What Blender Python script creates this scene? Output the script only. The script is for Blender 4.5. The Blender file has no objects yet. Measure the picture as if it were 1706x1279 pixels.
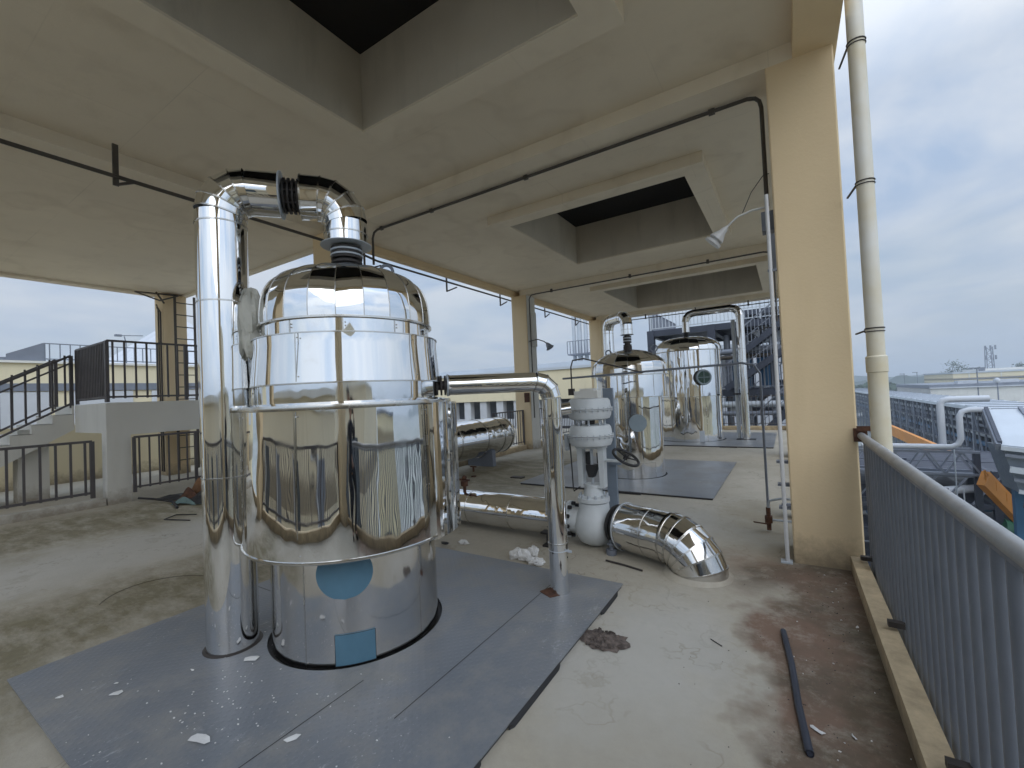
import bpy, math, random
from math import sin, cos, pi, radians as R_
from mathutils import Vector as V, Matrix
random.seed(7)
S = bpy.context.scene
COL = S.collection
# ------------------------------------------------------------------ camera
FPX, YAW, PIT, ROL, H = 726.5, 0.563037, 0.0234640, -0.0452124, 1.6
def cam_axes():
    cy, sy = cos(YAW), sin(YAW); cp, sp = cos(PIT), sin(PIT); cr, sr = cos(ROL), sin(ROL)
    Rz = Matrix(((cy, sy, 0), (-sy, cy, 0), (0, 0, 1)))
    A = Matrix(((1, 0, 0), (0, 0, -1), (0, 1, 0)))
    Rx = Matrix(((1, 0, 0), (0, cp, sp), (0, -sp, cp)))
    Rr = Matrix(((cr, -sr, 0), (sr, cr, 0), (0, 0, 1)))
    return (Rr @ Rx @ A @ Rz).transposed()
M = cam_axes()
cd = bpy.data.cameras.new('camera'); cam = bpy.data.objects.new('camera', cd); COL.objects.link(cam)
cd.sensor_width = 36; cd.lens = FPX * 36 / 1706; cd.clip_start = 0.02; cd.clip_end = 5000
m4 = Matrix.Identity(4)
for i in range(3):
    m4[i][0], m4[i][1], m4[i][2] = M[i][0], -M[i][1], -M[i][2]
m4.translation = V((0, 0, H)); cam.matrix_world = m4; S.camera = cam
# ------------------------------------------------------------------ world, sun, exposure
SUN_EL, SUN_AZ = R_(40), R_(140)     # azimuth clockwise from +Y
W = bpy.data.worlds.new('World'); S.world = W; W.use_nodes = True
nt = W.node_tree; nt.nodes.clear(); N = nt.nodes; K = nt.links
out = N.new('ShaderNodeOutputWorld'); bg = N.new('ShaderNodeBackground'); K.new(bg.outputs[0], out.inputs[0])
sky = N.new('ShaderNodeTexSky'); sky.sky_type = 'NISHITA'; sky.sun_disc = False
sky.sun_elevation = SUN_EL; sky.sun_rotation = SUN_AZ; sky.dust_density = 2.5; sky.air_density = 1.3
tc = N.new('ShaderNodeTexCoord'); sep = N.new('ShaderNodeSeparateXYZ'); K.new(tc.outputs['Generated'], sep.inputs[0])
# project directions on a cloud layer: (x, y) / (z + .12)
zz = N.new('ShaderNodeMath'); zz.operation = 'MAXIMUM'; K.new(sep.outputs[2], zz.inputs[0]); zz.inputs[1].default_value = 0.0
za = N.new('ShaderNodeMath'); za.operation = 'ADD'; K.new(zz.outputs[0], za.inputs[0]); za.inputs[1].default_value = 0.16
dv = N.new('ShaderNodeVectorMath'); dv.operation = 'SCALE'; inv = N.new('ShaderNodeMath'); inv.operation = 'DIVIDE'
inv.inputs[0].default_value = 1; K.new(za.outputs[0], inv.inputs[1]); K.new(tc.outputs['Generated'], dv.inputs[0]); K.new(inv.outputs[0], dv.inputs['Scale'])
n1 = N.new('ShaderNodeTexNoise'); n1.inputs['Scale'].default_value = 1.3; n1.inputs['Detail'].default_value = 7; n1.inputs['Roughness'].default_value = .52
n1.inputs['Distortion'].default_value = .4; K.new(dv.outputs[0], n1.inputs['Vector'])
cr1 = N.new('ShaderNodeValToRGB'); K.new(n1.outputs[0], cr1.inputs[0])
cr1.color_ramp.elements[0].position = .40; cr1.color_ramp.elements[0].color = (3.5, 4.5, 6.1, 1)
cr1.color_ramp.elements[1].position = .60; cr1.color_ramp.elements[1].color = (5.9, 6.35, 7.0, 1)
n2 = N.new('ShaderNodeTexNoise'); n2.inputs['Scale'].default_value = .75; n2.inputs['Detail'].default_value = 5; K.new(dv.outputs[0], n2.inputs['Vector'])
cr2 = N.new('ShaderNodeValToRGB'); K.new(n2.outputs[0], cr2.inputs[0])
cr2.color_ramp.elements[0].position = .40; cr2.color_ramp.elements[1].position = .56
cr2.color_ramp.elements[0].color = (.72,) * 3 + (1,); cr2.color_ramp.elements[1].color = (1,) * 4
mixc = N.new('ShaderNodeMix'); mixc.data_type = 'RGBA'
K.new(cr2.outputs[0], mixc.inputs[0]); K.new(sky.outputs[0], mixc.inputs[6]); K.new(cr1.outputs[0], mixc.inputs[7])
# haze band by the horizon
hz = N.new('ShaderNodeMapRange'); K.new(sep.outputs[2], hz.inputs[0]); hz.inputs[1].default_value = 0; hz.inputs[2].default_value = .34
hz.inputs[3].default_value = .95; hz.inputs[4].default_value = 0
mixh = N.new('ShaderNodeMix'); mixh.data_type = 'RGBA'; K.new(hz.outputs[0], mixh.inputs[0]); K.new(mixc.outputs[2], mixh.inputs[6])
mixh.inputs[7].default_value = (4.0, 4.65, 5.5, 1)
# overcast sky: brighter overhead than at the horizon
up = N.new('ShaderNodeMapRange'); K.new(sep.outputs[2], up.inputs[0]); up.inputs[1].default_value = .45; up.inputs[2].default_value = 1
up.inputs[3].default_value = 1; up.inputs[4].default_value = 2.6
mu = N.new('ShaderNodeVectorMath'); mu.operation = 'SCALE'; K.new(mixh.outputs[2], mu.inputs[0]); K.new(up.outputs[0], mu.inputs['Scale'])
# extra brightness added to the sun's side of the sky to light the interior
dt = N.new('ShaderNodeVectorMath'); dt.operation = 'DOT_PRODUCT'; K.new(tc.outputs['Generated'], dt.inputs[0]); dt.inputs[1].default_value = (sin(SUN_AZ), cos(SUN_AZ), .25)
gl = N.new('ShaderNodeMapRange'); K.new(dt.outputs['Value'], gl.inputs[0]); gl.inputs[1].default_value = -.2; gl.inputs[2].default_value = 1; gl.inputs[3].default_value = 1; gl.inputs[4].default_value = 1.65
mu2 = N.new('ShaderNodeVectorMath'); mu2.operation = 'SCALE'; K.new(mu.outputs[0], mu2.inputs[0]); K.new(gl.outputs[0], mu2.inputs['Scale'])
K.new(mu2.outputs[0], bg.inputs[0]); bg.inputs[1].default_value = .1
sd = bpy.data.lights.new('sun', 'SUN'); sd.energy = .6; sd.angle = R_(55); sd.color = (1, .97, .92)
so = bpy.data.objects.new('sun', sd); COL.objects.link(so)
sdir = V((sin(SUN_AZ) * cos(SUN_EL), cos(SUN_AZ) * cos(SUN_EL), sin(SUN_EL)))
so.rotation_euler = (-sdir).to_track_quat('-Z', 'Y').to_euler()
S.view_settings.view_transform = 'Standard'; S.view_settings.look = 'None'; S.view_settings.gamma = 1
S.view_settings.exposure = 0.28
S.render.engine = 'CYCLES'; S.cycles.max_bounces = 12; S.cycles.diffuse_bounces = 8; S.cycles.glossy_bounces = 6
S.cycles.use_denoising = True; S.cycles.sample_clamp_indirect = 6
# ------------------------------------------------------------------ materials
def hexa(r, g, b):
    f = lambda c: ((c / 255 + .055) / 1.055) ** 2.4 if c > 10 else c / 255 / 12.92
    return (f(r), f(g), f(b), 1)
def nodes(name):
    m = bpy.data.materials.new(name); m.use_nodes = True
    return m, m.node_tree, m.node_tree.nodes['Principled BSDF']
def noise(t, scale, detail=4, rough=.55, vec=None, stretch=None, src='Object'):
    n = t.nodes.new('ShaderNodeTexNoise'); n.inputs['Scale'].default_value = scale
    n.inputs['Detail'].default_value = detail; n.inputs['Roughness'].default_value = rough
    if vec is None:
        if src == 'Pos': vec = t.nodes.new('ShaderNodeNewGeometry').outputs['Position']
        else: vec = t.nodes.new('ShaderNodeTexCoord').outputs[src]
    if stretch:
        mp = t.nodes.new('ShaderNodeMapping'); mp.inputs['Scale'].default_value = stretch; t.links.new(vec, mp.inputs[0]); vec = mp.outputs[0]
    t.links.new(vec, n.inputs['Vector']); return n.outputs[0]
def mrange(t, s, a, b, c=0., d=1.):
    n = t.nodes.new('ShaderNodeMapRange'); t.links.new(s, n.inputs[0])
    for i, v in enumerate((a, b, c, d)): n.inputs[i + 1].default_value = v
    return n.outputs[0]
def mix(t, f, a, b):
    n = t.nodes.new('ShaderNodeMix'); n.data_type = 'RGBA'
    if isinstance(f, (int, float)): n.inputs[0].default_value = f
    else: t.links.new(f, n.inputs[0])
    for i, v in ((6, a), (7, b)):
        if isinstance(v, tuple): n.inputs[i].default_value = v
        else: t.links.new(v, n.inputs[i])
    return n.outputs[2]
def math_(t, op, a, b=None):
    n = t.nodes.new('ShaderNodeMath'); n.operation = op
    for i, v in ((0, a), (1, b)):
        if v is None: continue
        if isinstance(v, (int, float)): n.inputs[i].default_value = v
        else: t.links.new(v, n.inputs[i])
    return n.outputs[0]
def bump(t, p, h, strength, dist=.01):
    b = t.nodes.new('ShaderNodeBump'); b.inputs['Strength'].default_value = strength; b.inputs['Distance'].default_value = dist
    t.links.new(h, b.inputs['Height']); t.links.new(b.outputs[0], p.inputs['Normal']); return b
def simple(name, col, rough=.6, metal=0., var=.18, scale=3., bmp=.15, bscale=60, col2=None, spec=.5):
    m, t, p = nodes(name)
    c2 = col2 or tuple(c * (1 - var) for c in col[:3]) + (1,)
    f = mrange(t, noise(t, scale, 6, .6, src='Pos'), .35, .68)
    t.links.new(mix(t, f, col, c2), p.inputs['Base Color'])
    t.links.new(mrange(t, noise(t, scale * 2.3, 3, src='Pos'), .3, .7, max(.03, rough - .08), min(1, rough + .08)), p.inputs['Roughness'])
    p.inputs['Metallic'].default_value = metal; p.inputs['Specular IOR Level'].default_value = spec
    if bmp: bump(t, p, noise(t, bscale, 3, src='Pos'), bmp, .003)
    return m
MT = {}
def chrome(name, wob=1., col=(.78, .785, .785, 1), rough=.035, dir_=(2.1, 2.1, .16)):
    m, t, p = nodes(name)
    p.inputs['Base Color'].default_value = col; p.inputs['Metallic'].default_value = 1
    g = t.nodes.new('ShaderNodeNewGeometry').outputs['Position']
    a = noise(t, 1.0, 1.5, .4, vec=g, stretch=dir_); b = noise(t, 5.0, 2, .5, vec=g, stretch=(1, 1, .3))
    h = math_(t, 'ADD', math_(t, 'MULTIPLY', a, 1.0), math_(t, 'MULTIPLY', b, .10))
    bump(t, p, h, 1.0, .022 * wob)
    sm = mrange(t, noise(t, 4, 8, .72, vec=g), .45, .80, rough - .01, rough + .09)
    t.links.new(sm, p.inputs['Roughness'])
    dirt = mrange(t, noise(t, 3.2, 8, .7, vec=g), .58, .8)
    t.links.new(mix(t, math_(t, 'MULTIPLY', dirt, .35), col, (.55, .53, .49, 1)), p.inputs['Base Color'])
    return m
MT['chrome'] = chrome('polished_cladding')
MT['chromew'] = chrome('buckled_cladding', 2.4)
MT['chromef'] = chrome('dull_cladding', 2.2, (.70, .69, .67, 1), .08)
MT['bead'] = simple('seam_metal', (.62, .61, .58, 1), .22, 1., .1, 5, 0)
MT['dark'] = simple('dark_rubber', (.022, .021, .022, 1), .6)
MT['iron'] = simple('dark_iron', (.06, .052, .048, 1), .55, .3, .3)
MT['brown'] = simple('brown_steel_pipe', (.085, .072, .058, 1), .55, .2, .3)
MT['greyrail'] = simple('grey_rail_paint', (.19, .21, .245, 1), .42, 0, .15, 4, .1)
MT['railtop'] = simple('light_rail_paint', (.33, .335, .34, 1), .38, 0, .25, 6, .1)
MT['darkrail'] = simple('dark_rail_paint', (.10, .09, .092, 1), .5, 0, .2)
MT['white'] = simple('white_valve_paint', (.60, .63, .64, 1), .42, 0, .12, 5, .12, 40)
MT['pvc'] = simple('white_plastic', (.62, .62, .62, 1), .4, 0, .1, 3, 0)
MT['bluefilm'] = simple('blue_film', (.10, .21, .29, 1), .38, 0, .18, 4, .1)
MT['palefilm'] = simple('pale_blue_film', (.27, .33, .37, 1), .4, 0, .1, 4, 0)
MT['green'] = simple('green_glass', (.03, .075, .06, 1), .25)
MT['cream'] = simple('cream_wrap', (.62, .61, .54, 1), .6, 0, .15, 5, .4, 14)
MT['rust'] = simple('rusty_steel', (.12, .05, .025, 1), .8, 0, .5, 20, .5)
MT['foam'] = simple('white_foam', (.74, .73, .71, 1), .8, 0, .12, 20, .6, 30)
MT['orange'] = simple('orange_paint', (.62, .23, .02, 1), .5, 0, .2, .6)
MT['steel'] = simple('slate_steel_paint', (.042, .05, .072, 1), .5, 0, .2, 1.5)
MT['steelmid'] = simple('grey_steel_paint', (.19, .21, .25, 1), .5, 0, .2, 1.5)
MT['steeldeep'] = simple('deep_steel_paint', (.03, .035, .055, 1), .6, 0, .3, .6)
MT['palesteel'] = simple('pale_sheet_metal', (.50, .54, .58, 1), .42, .1, .15, .5)
MT['bluesteel'] = simple('blue_paint', (.05, .16, .30, 1), .5, 0, .2, 1)
MT['whitewall'] = simple('white_wall', (.55, .57, .60, 1), .7, 0, .15, .5)
MT['glassy'] = simple('dark_window_glass', (.05, .07, .09, 1), .12, 0, .2, .5, 0)
MT['bluegrey'] = simple('bluegrey_post_paint', (.20, .24, .29, 1), .5, 0, .12, 3)
MT['woody'] = simple('brown_board', (.22, .11, .05, 1), .8, 0, .4, 6, .5)
MT['teal'] = simple('teal_cloth', (.16, .24, .23, 1), .8, 0, .3, 8, .5)
MT['tan'] = simple('pipe_stain_plastic', (.66, .65, .60, 1), .45, 0, .1, 1.4, .05, col2=(.58, .50, .32, 1))
MT['greenplant'] = simple('green_machine_paint', (.03, .12, .06, 1), .5)
# plaster and paint
def plaster(name, c1, c2, c3, sc=.55, streak=.5, joints=False):
    m, t, p = nodes(name)
    g = t.nodes.new('ShaderNodeNewGeometry').outputs['Position']
    base = mix(t, mrange(t, noise(t, sc, 5, .55, vec=g), .35, .68), c1, c2)
    st = mrange(t, noise(t, 1.0, 6, .65, vec=g, stretch=(2.6, 2.6, .35)), .52, .80)
    col = mix(t, math_(t, 'MULTIPLY', st, streak), base, c3)
    sx = t.nodes.new('ShaderNodeSeparateXYZ'); t.links.new(g, sx.inputs[0])
    hg = math_(t, 'ADD', sx.outputs[2], math_(t, 'MULTIPLY', noise(t, 6, 6, .7, vec=g), -.55)); inr = math_(t, 'GREATER_THAN', sx.outputs[2], -.6)
    gm = math_(t, 'MULTIPLY', math_(t, 'MULTIPLY', mrange(t, hg, .02, -.28, 0, .75), inr), 1)
    col = mix(t, gm, col, (.20, .16, .11, 1))
    sp = mrange(t, noise(t, 3.3, 9, .8, vec=g), .62, .72, 0, .30)
    col = mix(t, sp, col, c3)
    if joints:
        bt = t.nodes.new('ShaderNodeTexBrick'); bt.inputs['Scale'].default_value = 1; bt.inputs['Brick Width'].default_value = 1.83; bt.inputs['Row Height'].default_value = .915
        bt.inputs['Mortar Size'].default_value = .006; bt.inputs['Mortar Smooth'].default_value = .6; bt.inputs['Color1'].default_value = (0, 0, 0, 1); bt.inputs['Color2'].default_value = (.22, .22, .22, 1); bt.inputs['Mortar'].default_value = (1, 1, 1, 1)
        t.links.new(g, bt.inputs['Vector']); jf = math_(t, 'MULTIPLY', bt.outputs['Color'], mrange(t, noise(t, .9, 4, vec=g), .40, .62, .03, .20))
        col = mix(t, jf, col, (.22, .19, .14, 1))
        rg = mrange(t, noise(t, .5, 3, .5, vec=g), .565, .585); r2 = mrange(t, noise(t, .5, 3, .5, vec=g), .62, .59)
        col = mix(t, math_(t, 'MULTIPLY', math_(t, 'MULTIPLY', rg, r2), .10), col, (.30, .22, .12, 1))
    t.links.new(col, p.inputs['Base Color'])
    p.inputs['Roughness'].default_value = .85; p.inputs['Specular IOR Level'].default_value = .25
    hh = math_(t, 'ADD', noise(t, 45, 4, .6, vec=g), math_(t, 'MULTIPLY', noise(t, 3, 3, vec=g), 1.6))
    bump(t, p, hh, .28, .006)
    return m
MT['ceil'] = plaster('grey_plaster', (.76, .675, .535, 1), (.70, .62, .49, 1), (.58, .50, .385, 1), joints=True)
MT['shaft'] = plaster('shaft_plaster', (.60, .54, .44, 1), (.52, .465, .375, 1), (.36, .32, .25, 1), 1.2, .7)  # darker plaster for the shaft linings
MT['yellow'] = plaster('yellow_wall_paint', (.74, .585, .37, 1), (.70, .55, .345, 1), (.60, .465, .28, 1))
MT['paleyellow'] = plaster('pale_yellow_paint', (.72, .64, .44, 1), (.66, .59, .42, 1), (.56, .50, .36, 1), .3)
MT['greywall'] = plaster('pale_grey_render', (.68, .67, .62, 1), (.61, .60, .56, 1), (.48, .47, .42, 1))
MT['beigewall'] = plaster('beige_wall', (.70, .62, .46, 1), (.64, .57, .43, 1), (.52, .45, .33, 1), .3)
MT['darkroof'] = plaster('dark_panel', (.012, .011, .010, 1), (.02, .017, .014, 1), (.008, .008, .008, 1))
# floor: concrete with algae bands, red dirt and cracks
def floor_mat():
    m, t, p = nodes('rooftop_concrete')
    g = t.nodes.new('ShaderNodeNewGeometry').outputs['Position']
    wn = t.nodes.new('ShaderNodeTexNoise'); wn.inputs['Scale'].default_value = 1.1; wn.inputs['Detail'].default_value = 5; wn.inputs['Roughness'].default_value = .6
    t.links.new(g, wn.inputs['Vector'])
    w0 = t.nodes.new('ShaderNodeVectorMath'); w0.operation = 'SUBTRACT'; t.links.new(wn.outputs['Color'], w0.inputs[0]); w0.inputs[1].default_value = (.5, .5, .5)
    w1 = t.nodes.new('ShaderNodeVectorMath'); w1.operation = 'SCALE'; t.links.new(w0.outputs[0], w1.inputs[0]); w1.inputs['Scale'].default_value = 1.5
    wp = t.nodes.new('ShaderNodeVectorMath'); wp.operation = 'ADD'; t.links.new(g, wp.inputs[0]); t.links.new(w1.outputs[0], wp.inputs[1])
    def blob(cx, cy, rx, ry, soft=.5):
        a = t.nodes.new('ShaderNodeVectorMath'); a.operation = 'SUBTRACT'; t.links.new(wp.outputs[0], a.inputs[0]); a.inputs[1].default_value = (cx, cy, 0)
        b = t.nodes.new('ShaderNodeVectorMath'); b.operation = 'DIVIDE'; t.links.new(a.outputs[0], b.inputs[0]); b.inputs[1].default_value = (rx, ry, 40)
        c = t.nodes.new('ShaderNodeVectorMath'); c.operation = 'LENGTH'; t.links.new(b.outputs[0], c.inputs[0])
        return mrange(t, c.outputs['Value'], 1, 1 - soft)
    big = mrange(t, noise(t, .7, 6, .6, vec=g), .35, .65)
    col = mix(t, big, (.47, .43, .355, 1), (.385, .35, .28, 1))
    fine = mrange(t, noise(t, 14, 7, .7, vec=g), .40, .75)
    col = mix(t, math_(t, 'MULTIPLY', fine, .40), col, (.31, .28, .225, 1))
    moss = math_(t, 'MAXIMUM', blob(-8.6, 2.0, 1.5, 5.2, .55), blob(-4.75, 1.2, 1.0, 4.6, .55))
    moss = math_(t, 'MAXIMUM', moss, blob(-4.9, 7.6, 2.0, 3.2, .6))
    moss = math_(t, 'MAXIMUM', moss, math_(t, 'MULTIPLY', blob(-4.6, .1, 1.6, 1.3, .5), 1.0))
    mt = mrange(t, noise(t, 2.4, 8, .75, vec=g, stretch=(1, 2.2, 1)), .28, .56)
    col = mix(t, math_(t, 'MULTIPLY', math_(t, 'MULTIPLY', moss, mt), .82), col, mix(t, fine, (.17, .145, .075, 1), (.115, .098, .052, 1)))
    lite = math_(t, 'MAXIMUM', blob(-6.5, 1.6, 1.1, 4.0, .6), blob(-1.5, 5.2, 1.6, 1.1, .7))
    lite = math_(t, 'MAXIMUM', lite, blob(-.75, 2.6, .5, 1.3, .5))
    col = mix(t, math_(t, 'MULTIPLY', lite, .55), col, (.47, .46, .43, 1))
    red = math_(t, 'MAXIMUM', blob(.36, 2.9, .72, 2.5, .28), blob(-.15, 4.2, .65, .7, .8))
    red = math_(t, 'MAXIMUM', red, blob(.36, .9, .75, 1.4, .3))
    rt = mrange(t, noise(t, 5, 9, .8, vec=g), .22, .50)
    redc = mix(t, mrange(t, noise(t, 1.7, 5, .6, vec=g), .40, .62), (.19, .115, .08, 1), (.11, .082, .056, 1))
    col = mix(t, math_(t, 'MULTIPLY', math_(t, 'MULTIPLY', red, rt), .92), col, redc)
    wet = math_(t, 'MULTIPLY', blob(.42, 2.2, .34, 2.2, .6), mrange(t, noise(t, 3, 6, .7, vec=g), .3, .55)); col = mix(t, math_(t, 'MULTIPLY', wet, .6), col, (.06, .055, .03, 1))
    strk = mrange(t, noise(t, 26, 9, .8, vec=g, stretch=(1, .45, 1)), .56, .68); col = mix(t, math_(t, 'MULTIPLY', math_(t, 'MULTIPLY', strk, red), .5), col, (.30, .235, .18, 1))
    olive = math_(t, 'MAXIMUM', blob(-.25, 5.6, .7, 1.5, .8), math_(t, 'MULTIPLY', blob(-.75, 1.7, .6, .9, .8), .6))
    col = mix(t, math_(t, 'MULTIPLY', olive, .45), col, (.26, .21, .12, 1))
    specks = mrange(t, noise(t, 160, 2, .5, vec=g), .68, .74)
    col = mix(t, math_(t, 'MULTIPLY', specks, .3), col, (.12, .10, .08, 1))
    vor = t.nodes.new('ShaderNodeTexVoronoi'); vor.feature = 'DISTANCE_TO_EDGE'; vor.inputs['Scale'].default_value = .42
    t.links.new(wp.outputs[0], vor.inputs['Vector'])
    tn_ = noise(t, .9, 5, .6, vec=g); tide = mrange(t, math_(t, 'ABSOLUTE', math_(t, 'SUBTRACT', tn_, .5)), .007, .0)
    tide2 = mrange(t, math_(t, 'ABSOLUTE', math_(t, 'SUBTRACT', tn_, .57)), .005, .0)
    col = mix(t, math_(t, 'MULTIPLY', math_(t, 'MAXIMUM', tide, tide2), math_(t, 'MULTIPLY', mrange(t, noise(t, 2, 3, vec=g), .42, .6), .38)), col, (.20, .16, .10, 1))
    hard = mrange(t, noise(t, 1.6, 9, .72, vec=g), .60, .625); col = mix(t, math_(t, 'MULTIPLY', hard, .28), col, (.27, .235, .175, 1))
    crk = mrange(t, vor.outputs['Distance'], .004, .0, 0, 1)
    ck = math_(t, 'MULTIPLY', crk, mrange(t, noise(t, .8, 2, vec=g), .52, .6))
    col = mix(t, math_(t, 'MULTIPLY', ck, .5), col, (.10, .09, .075, 1))
    t.links.new(col, p.inputs['Base Color'])
    t.links.new(mrange(t, big, 0, 1, .62, .85), p.inputs['Roughness']); p.inputs['Specular IOR Level'].default_value = .3
    hh = math_(t, 'ADD', noise(t, 40, 6, .7, vec=g), math_(t, 'MULTIPLY', noise(t, 2.5, 4, vec=g), 2.5))
    bump(t, p, hh, .35, .008)
    return m
MT['floor'] = floor_mat()
def plate_mat():
    m, t, p = nodes('blue_grey_checker_plate')
    g = t.nodes.new('ShaderNodeNewGeometry').outputs['Position']
    col = mix(t, mrange(t, noise(t, 1.1, 5, .6, vec=g), .35, .65), (.155, .17, .19, 1), (.195, .203, .215, 1))
    dust = mrange(t, noise(t, 2.0, 8, .72, vec=g), .47, .72)
    col = mix(t, math_(t, 'MULTIPLY', dust, .72), col, (.32, .30, .26, 1))
    scr = mrange(t, noise(t, 9, 9, .85, vec=g, stretch=(1.6, .7, 1)), .56, .68)
    mk = mrange(t, noise(t, 1.3, 2, vec=g), .50, .62)
    col = mix(t, math_(t, 'MULTIPLY', math_(t, 'MULTIPLY', scr, mk), .85), col, (.44, .45, .46, 1))
    spk = mrange(t, noise(t, 60, 2, .5, vec=g), .70, .75)
    col = mix(t, math_(t, 'MULTIPLY', spk, math_(t, 'MULTIPLY', mk, .9)), col, (.55, .55, .55, 1))
    t.links.new(col, p.inputs['Base Color']); p.inputs['Specular IOR Level'].default_value = .45
    t.links.new(mrange(t, dust, 0, 1, .36, .62), p.inputs['Roughness'])
    # raised lozenges of the tread
    mp = t.nodes.new('ShaderNodeMapping'); mp.inputs['Rotation'].default_value = (0, 0, pi / 4); mp.inputs['Scale'].default_value = (26, 26, 1)
    t.links.new(g, mp.inputs[0]); ck = t.nodes.new('ShaderNodeTexVoronoi'); ck.inputs['Scale'].default_value = 1; ck.inputs['Randomness'].default_value = 0.0
    t.links.new(mp.outputs[0], ck.inputs['Vector'])
    h = mrange(t, ck.outputs['Distance'], .18, .30, 1, 0)
    bump(t, p, math_(t, 'ADD', math_(t, 'MULTIPLY', h, .45), math_(t, 'MULTIPLY', noise(t, 1.5, 2, vec=g), 6)), .32, .006)
    return m
MT['plate'] = plate_mat()
MT['hills'] = simple('hill_green', (.045, .07, .05, 1), .9, 0, .4, .02, 0)
MT['land'] = simple('factory_yard', (.34, .34, .32, 1), .9, 0, .4, .03, 0, col2=(.22, .24, .20, 1))
MT['leaf'] = simple('foliage', (.045, .075, .04, 1), .8, 0, .4, .5, 0)
# ------------------------------------------------------------------ mesh builder
class MB:
    def __init__(s): s.v = []; s.f = []; s.sm = []
    def add(s, vs, fs, smooth=False):
        o = len(s.v); s.v += [tuple(x) for x in vs]; s.f += [tuple(i + o for i in f) for f in fs]; s.sm += [smooth] * len(fs); return s
    def box(s, x0, x1, y0, y1, z0, z1):
        vs = [(x, y, z) for z in (z0, z1) for y in (y0, y1) for x in (x0, x1)]
        return s.add(vs, [(0, 2, 3, 1), (4, 5, 7, 6), (0, 1, 5, 4), (2, 6, 7, 3), (0, 4, 6, 2), (1, 3, 7, 5)])
    def obox(s, c, ax, ay, az):           # oriented box: centre + half axis vectors
        c, ax, ay, az = V(c), V(ax), V(ay), V(az)
        vs = [c + ax * i + ay * j + az * k for k in (-1, 1) for j in (-1, 1) for i in (-1, 1)]
        return s.add(vs, [(0, 2, 3, 1), (4, 5, 7, 6), (0, 1, 5, 4), (2, 6, 7, 3), (0, 4, 6, 2), (1, 3, 7, 5)])
    def bar(s, a, b, w, h=None, upv=(0, 0, 1)):
        a, b = V(a), V(b); d = (b - a); u = d.cross(V(upv))
        if u.length < 1e-5: u = d.cross(V((1, 0, 0)))
        u.normalize(); w2 = u.cross(d).normalized(); h = h or w
        return s.obox((a + b) / 2, d / 2, u * w / 2, w2 * h / 2)
    def lathe(s, c, prof, n=64, a0=0., a1=2 * pi, smooth=True, axis=None, closed=True):
        if smooth and len(prof) > 2:             # break the smoothing at sharp corners of the profile
            for i in range(1, len(prof) - 1):
                p, q_, w_ = prof[i - 1], prof[i], prof[i + 1]
                a, b = math.atan2(q_[1] - p[1], q_[0] - p[0]), math.atan2(w_[1] - q_[1], w_[0] - q_[0])
                if abs((b - a + pi) % (2 * pi) - pi) > .6:
                    s.lathe(c, prof[:i + 1], n, a0, a1, True, axis); return s.lathe(c, prof[i:], n, a0, a1, True, axis)
        c = V(c)
        if axis is None: X, Y, Z = V((1, 0, 0)), V((0, 1, 0)), V((0, 0, 1))
        else:
            Z = V(axis).normalized(); X = Z.orthogonal().normalized(); Y = Z.cross(X)
        full = abs(a1 - a0 - 2 * pi) < 1e-6; m = n if full else n + 1
        vs = []
        for r, z in prof:
            for k in range(m):
                a = a0 + (a1 - a0) * k / n; vs.append(c + X * (r * cos(a)) + Y * (r * sin(a)) + Z * z)
        fs = []
        for i in range(len(prof) - 1):
            for k in range(n):
                k2 = (k + 1) % m if full else k + 1
                fs.append((i * m + k, i * m + k2, (i + 1) * m + k2, (i + 1) * m + k))
        s.add(vs, fs, smooth); return s
    def cyl(s, a, b, r, n=20, r2=None, cap=True):
        a, b = V(a), V(b); L = (b - a).length; r2 = r if r2 is None else r2
        s.lathe(a, [(r, 0), (r2, L)], n, axis=b - a)
        if cap:
            Z = (b - a).normalized(); X = Z.orthogonal().normalized(); Y = Z.cross(X)
            for c, rr, fl in ((a, r, 1), (b, r2, 0)):
                vs = [c + X * (rr * cos(2 * pi * k / n)) + Y * (rr * sin(2 * pi * k / n)) for k in range(n)]
                s.add(vs, [tuple(range(n))[::-1] if fl else tuple(range(n))])
        return s
    def tube(s, pts, r, n=8, cap=True):
        pts = [V(p) for p in pts]; rings = []; u = None
        for i, p in enumerate(pts):
            t = (pts[min(i + 1, len(pts) - 1)] - pts[max(i - 1, 0)]).normalized()
            if u is None: u = t.orthogonal().normalized()
            u = (u - t * u.dot(t)).normalized(); w = t.cross(u)
            rr = r[i] if isinstance(r, (list, tuple)) else r
            rings.append([p + u * (rr * cos(2 * pi * k / n)) + w * (rr * sin(2 * pi * k / n)) for k in range(n)])
        vs = [v for rg in rings for v in rg]; fs = []
        for i in range(len(pts) - 1):
            for k in range(n): fs.append((i * n + k, i * n + (k + 1) % n, (i + 1) * n + (k + 1) % n, (i + 1) * n + k))
        s.add(vs, fs, True)
        if cap: s.add(rings[0], [tuple(range(n))[::-1]]); s.add(rings[-1], [tuple(range(n))])
        return s
    def ring(s, c, R, r, axis=(0, 0, 1), n=32, m=8):
        Z = V(axis).normalized(); X = Z.orthogonal().normalized(); Y = Z.cross(X); c = V(c); vs = []; fs = []
        for i in range(n):
            a = 2 * pi * i / n; d = X * cos(a) + Y * sin(a)
            for j in range(m):
                b = 2 * pi * j / m; vs.append(c + d * (R + r * cos(b)) + Z * (r * sin(b)))
        for i in range(n):
            for j in range(m): fs.append((i * m + j, ((i + 1) % n) * m + j, ((i + 1) % n) * m + (j + 1) % m, i * m + (j + 1) % m))
        return s.add(vs, fs, True)
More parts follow.
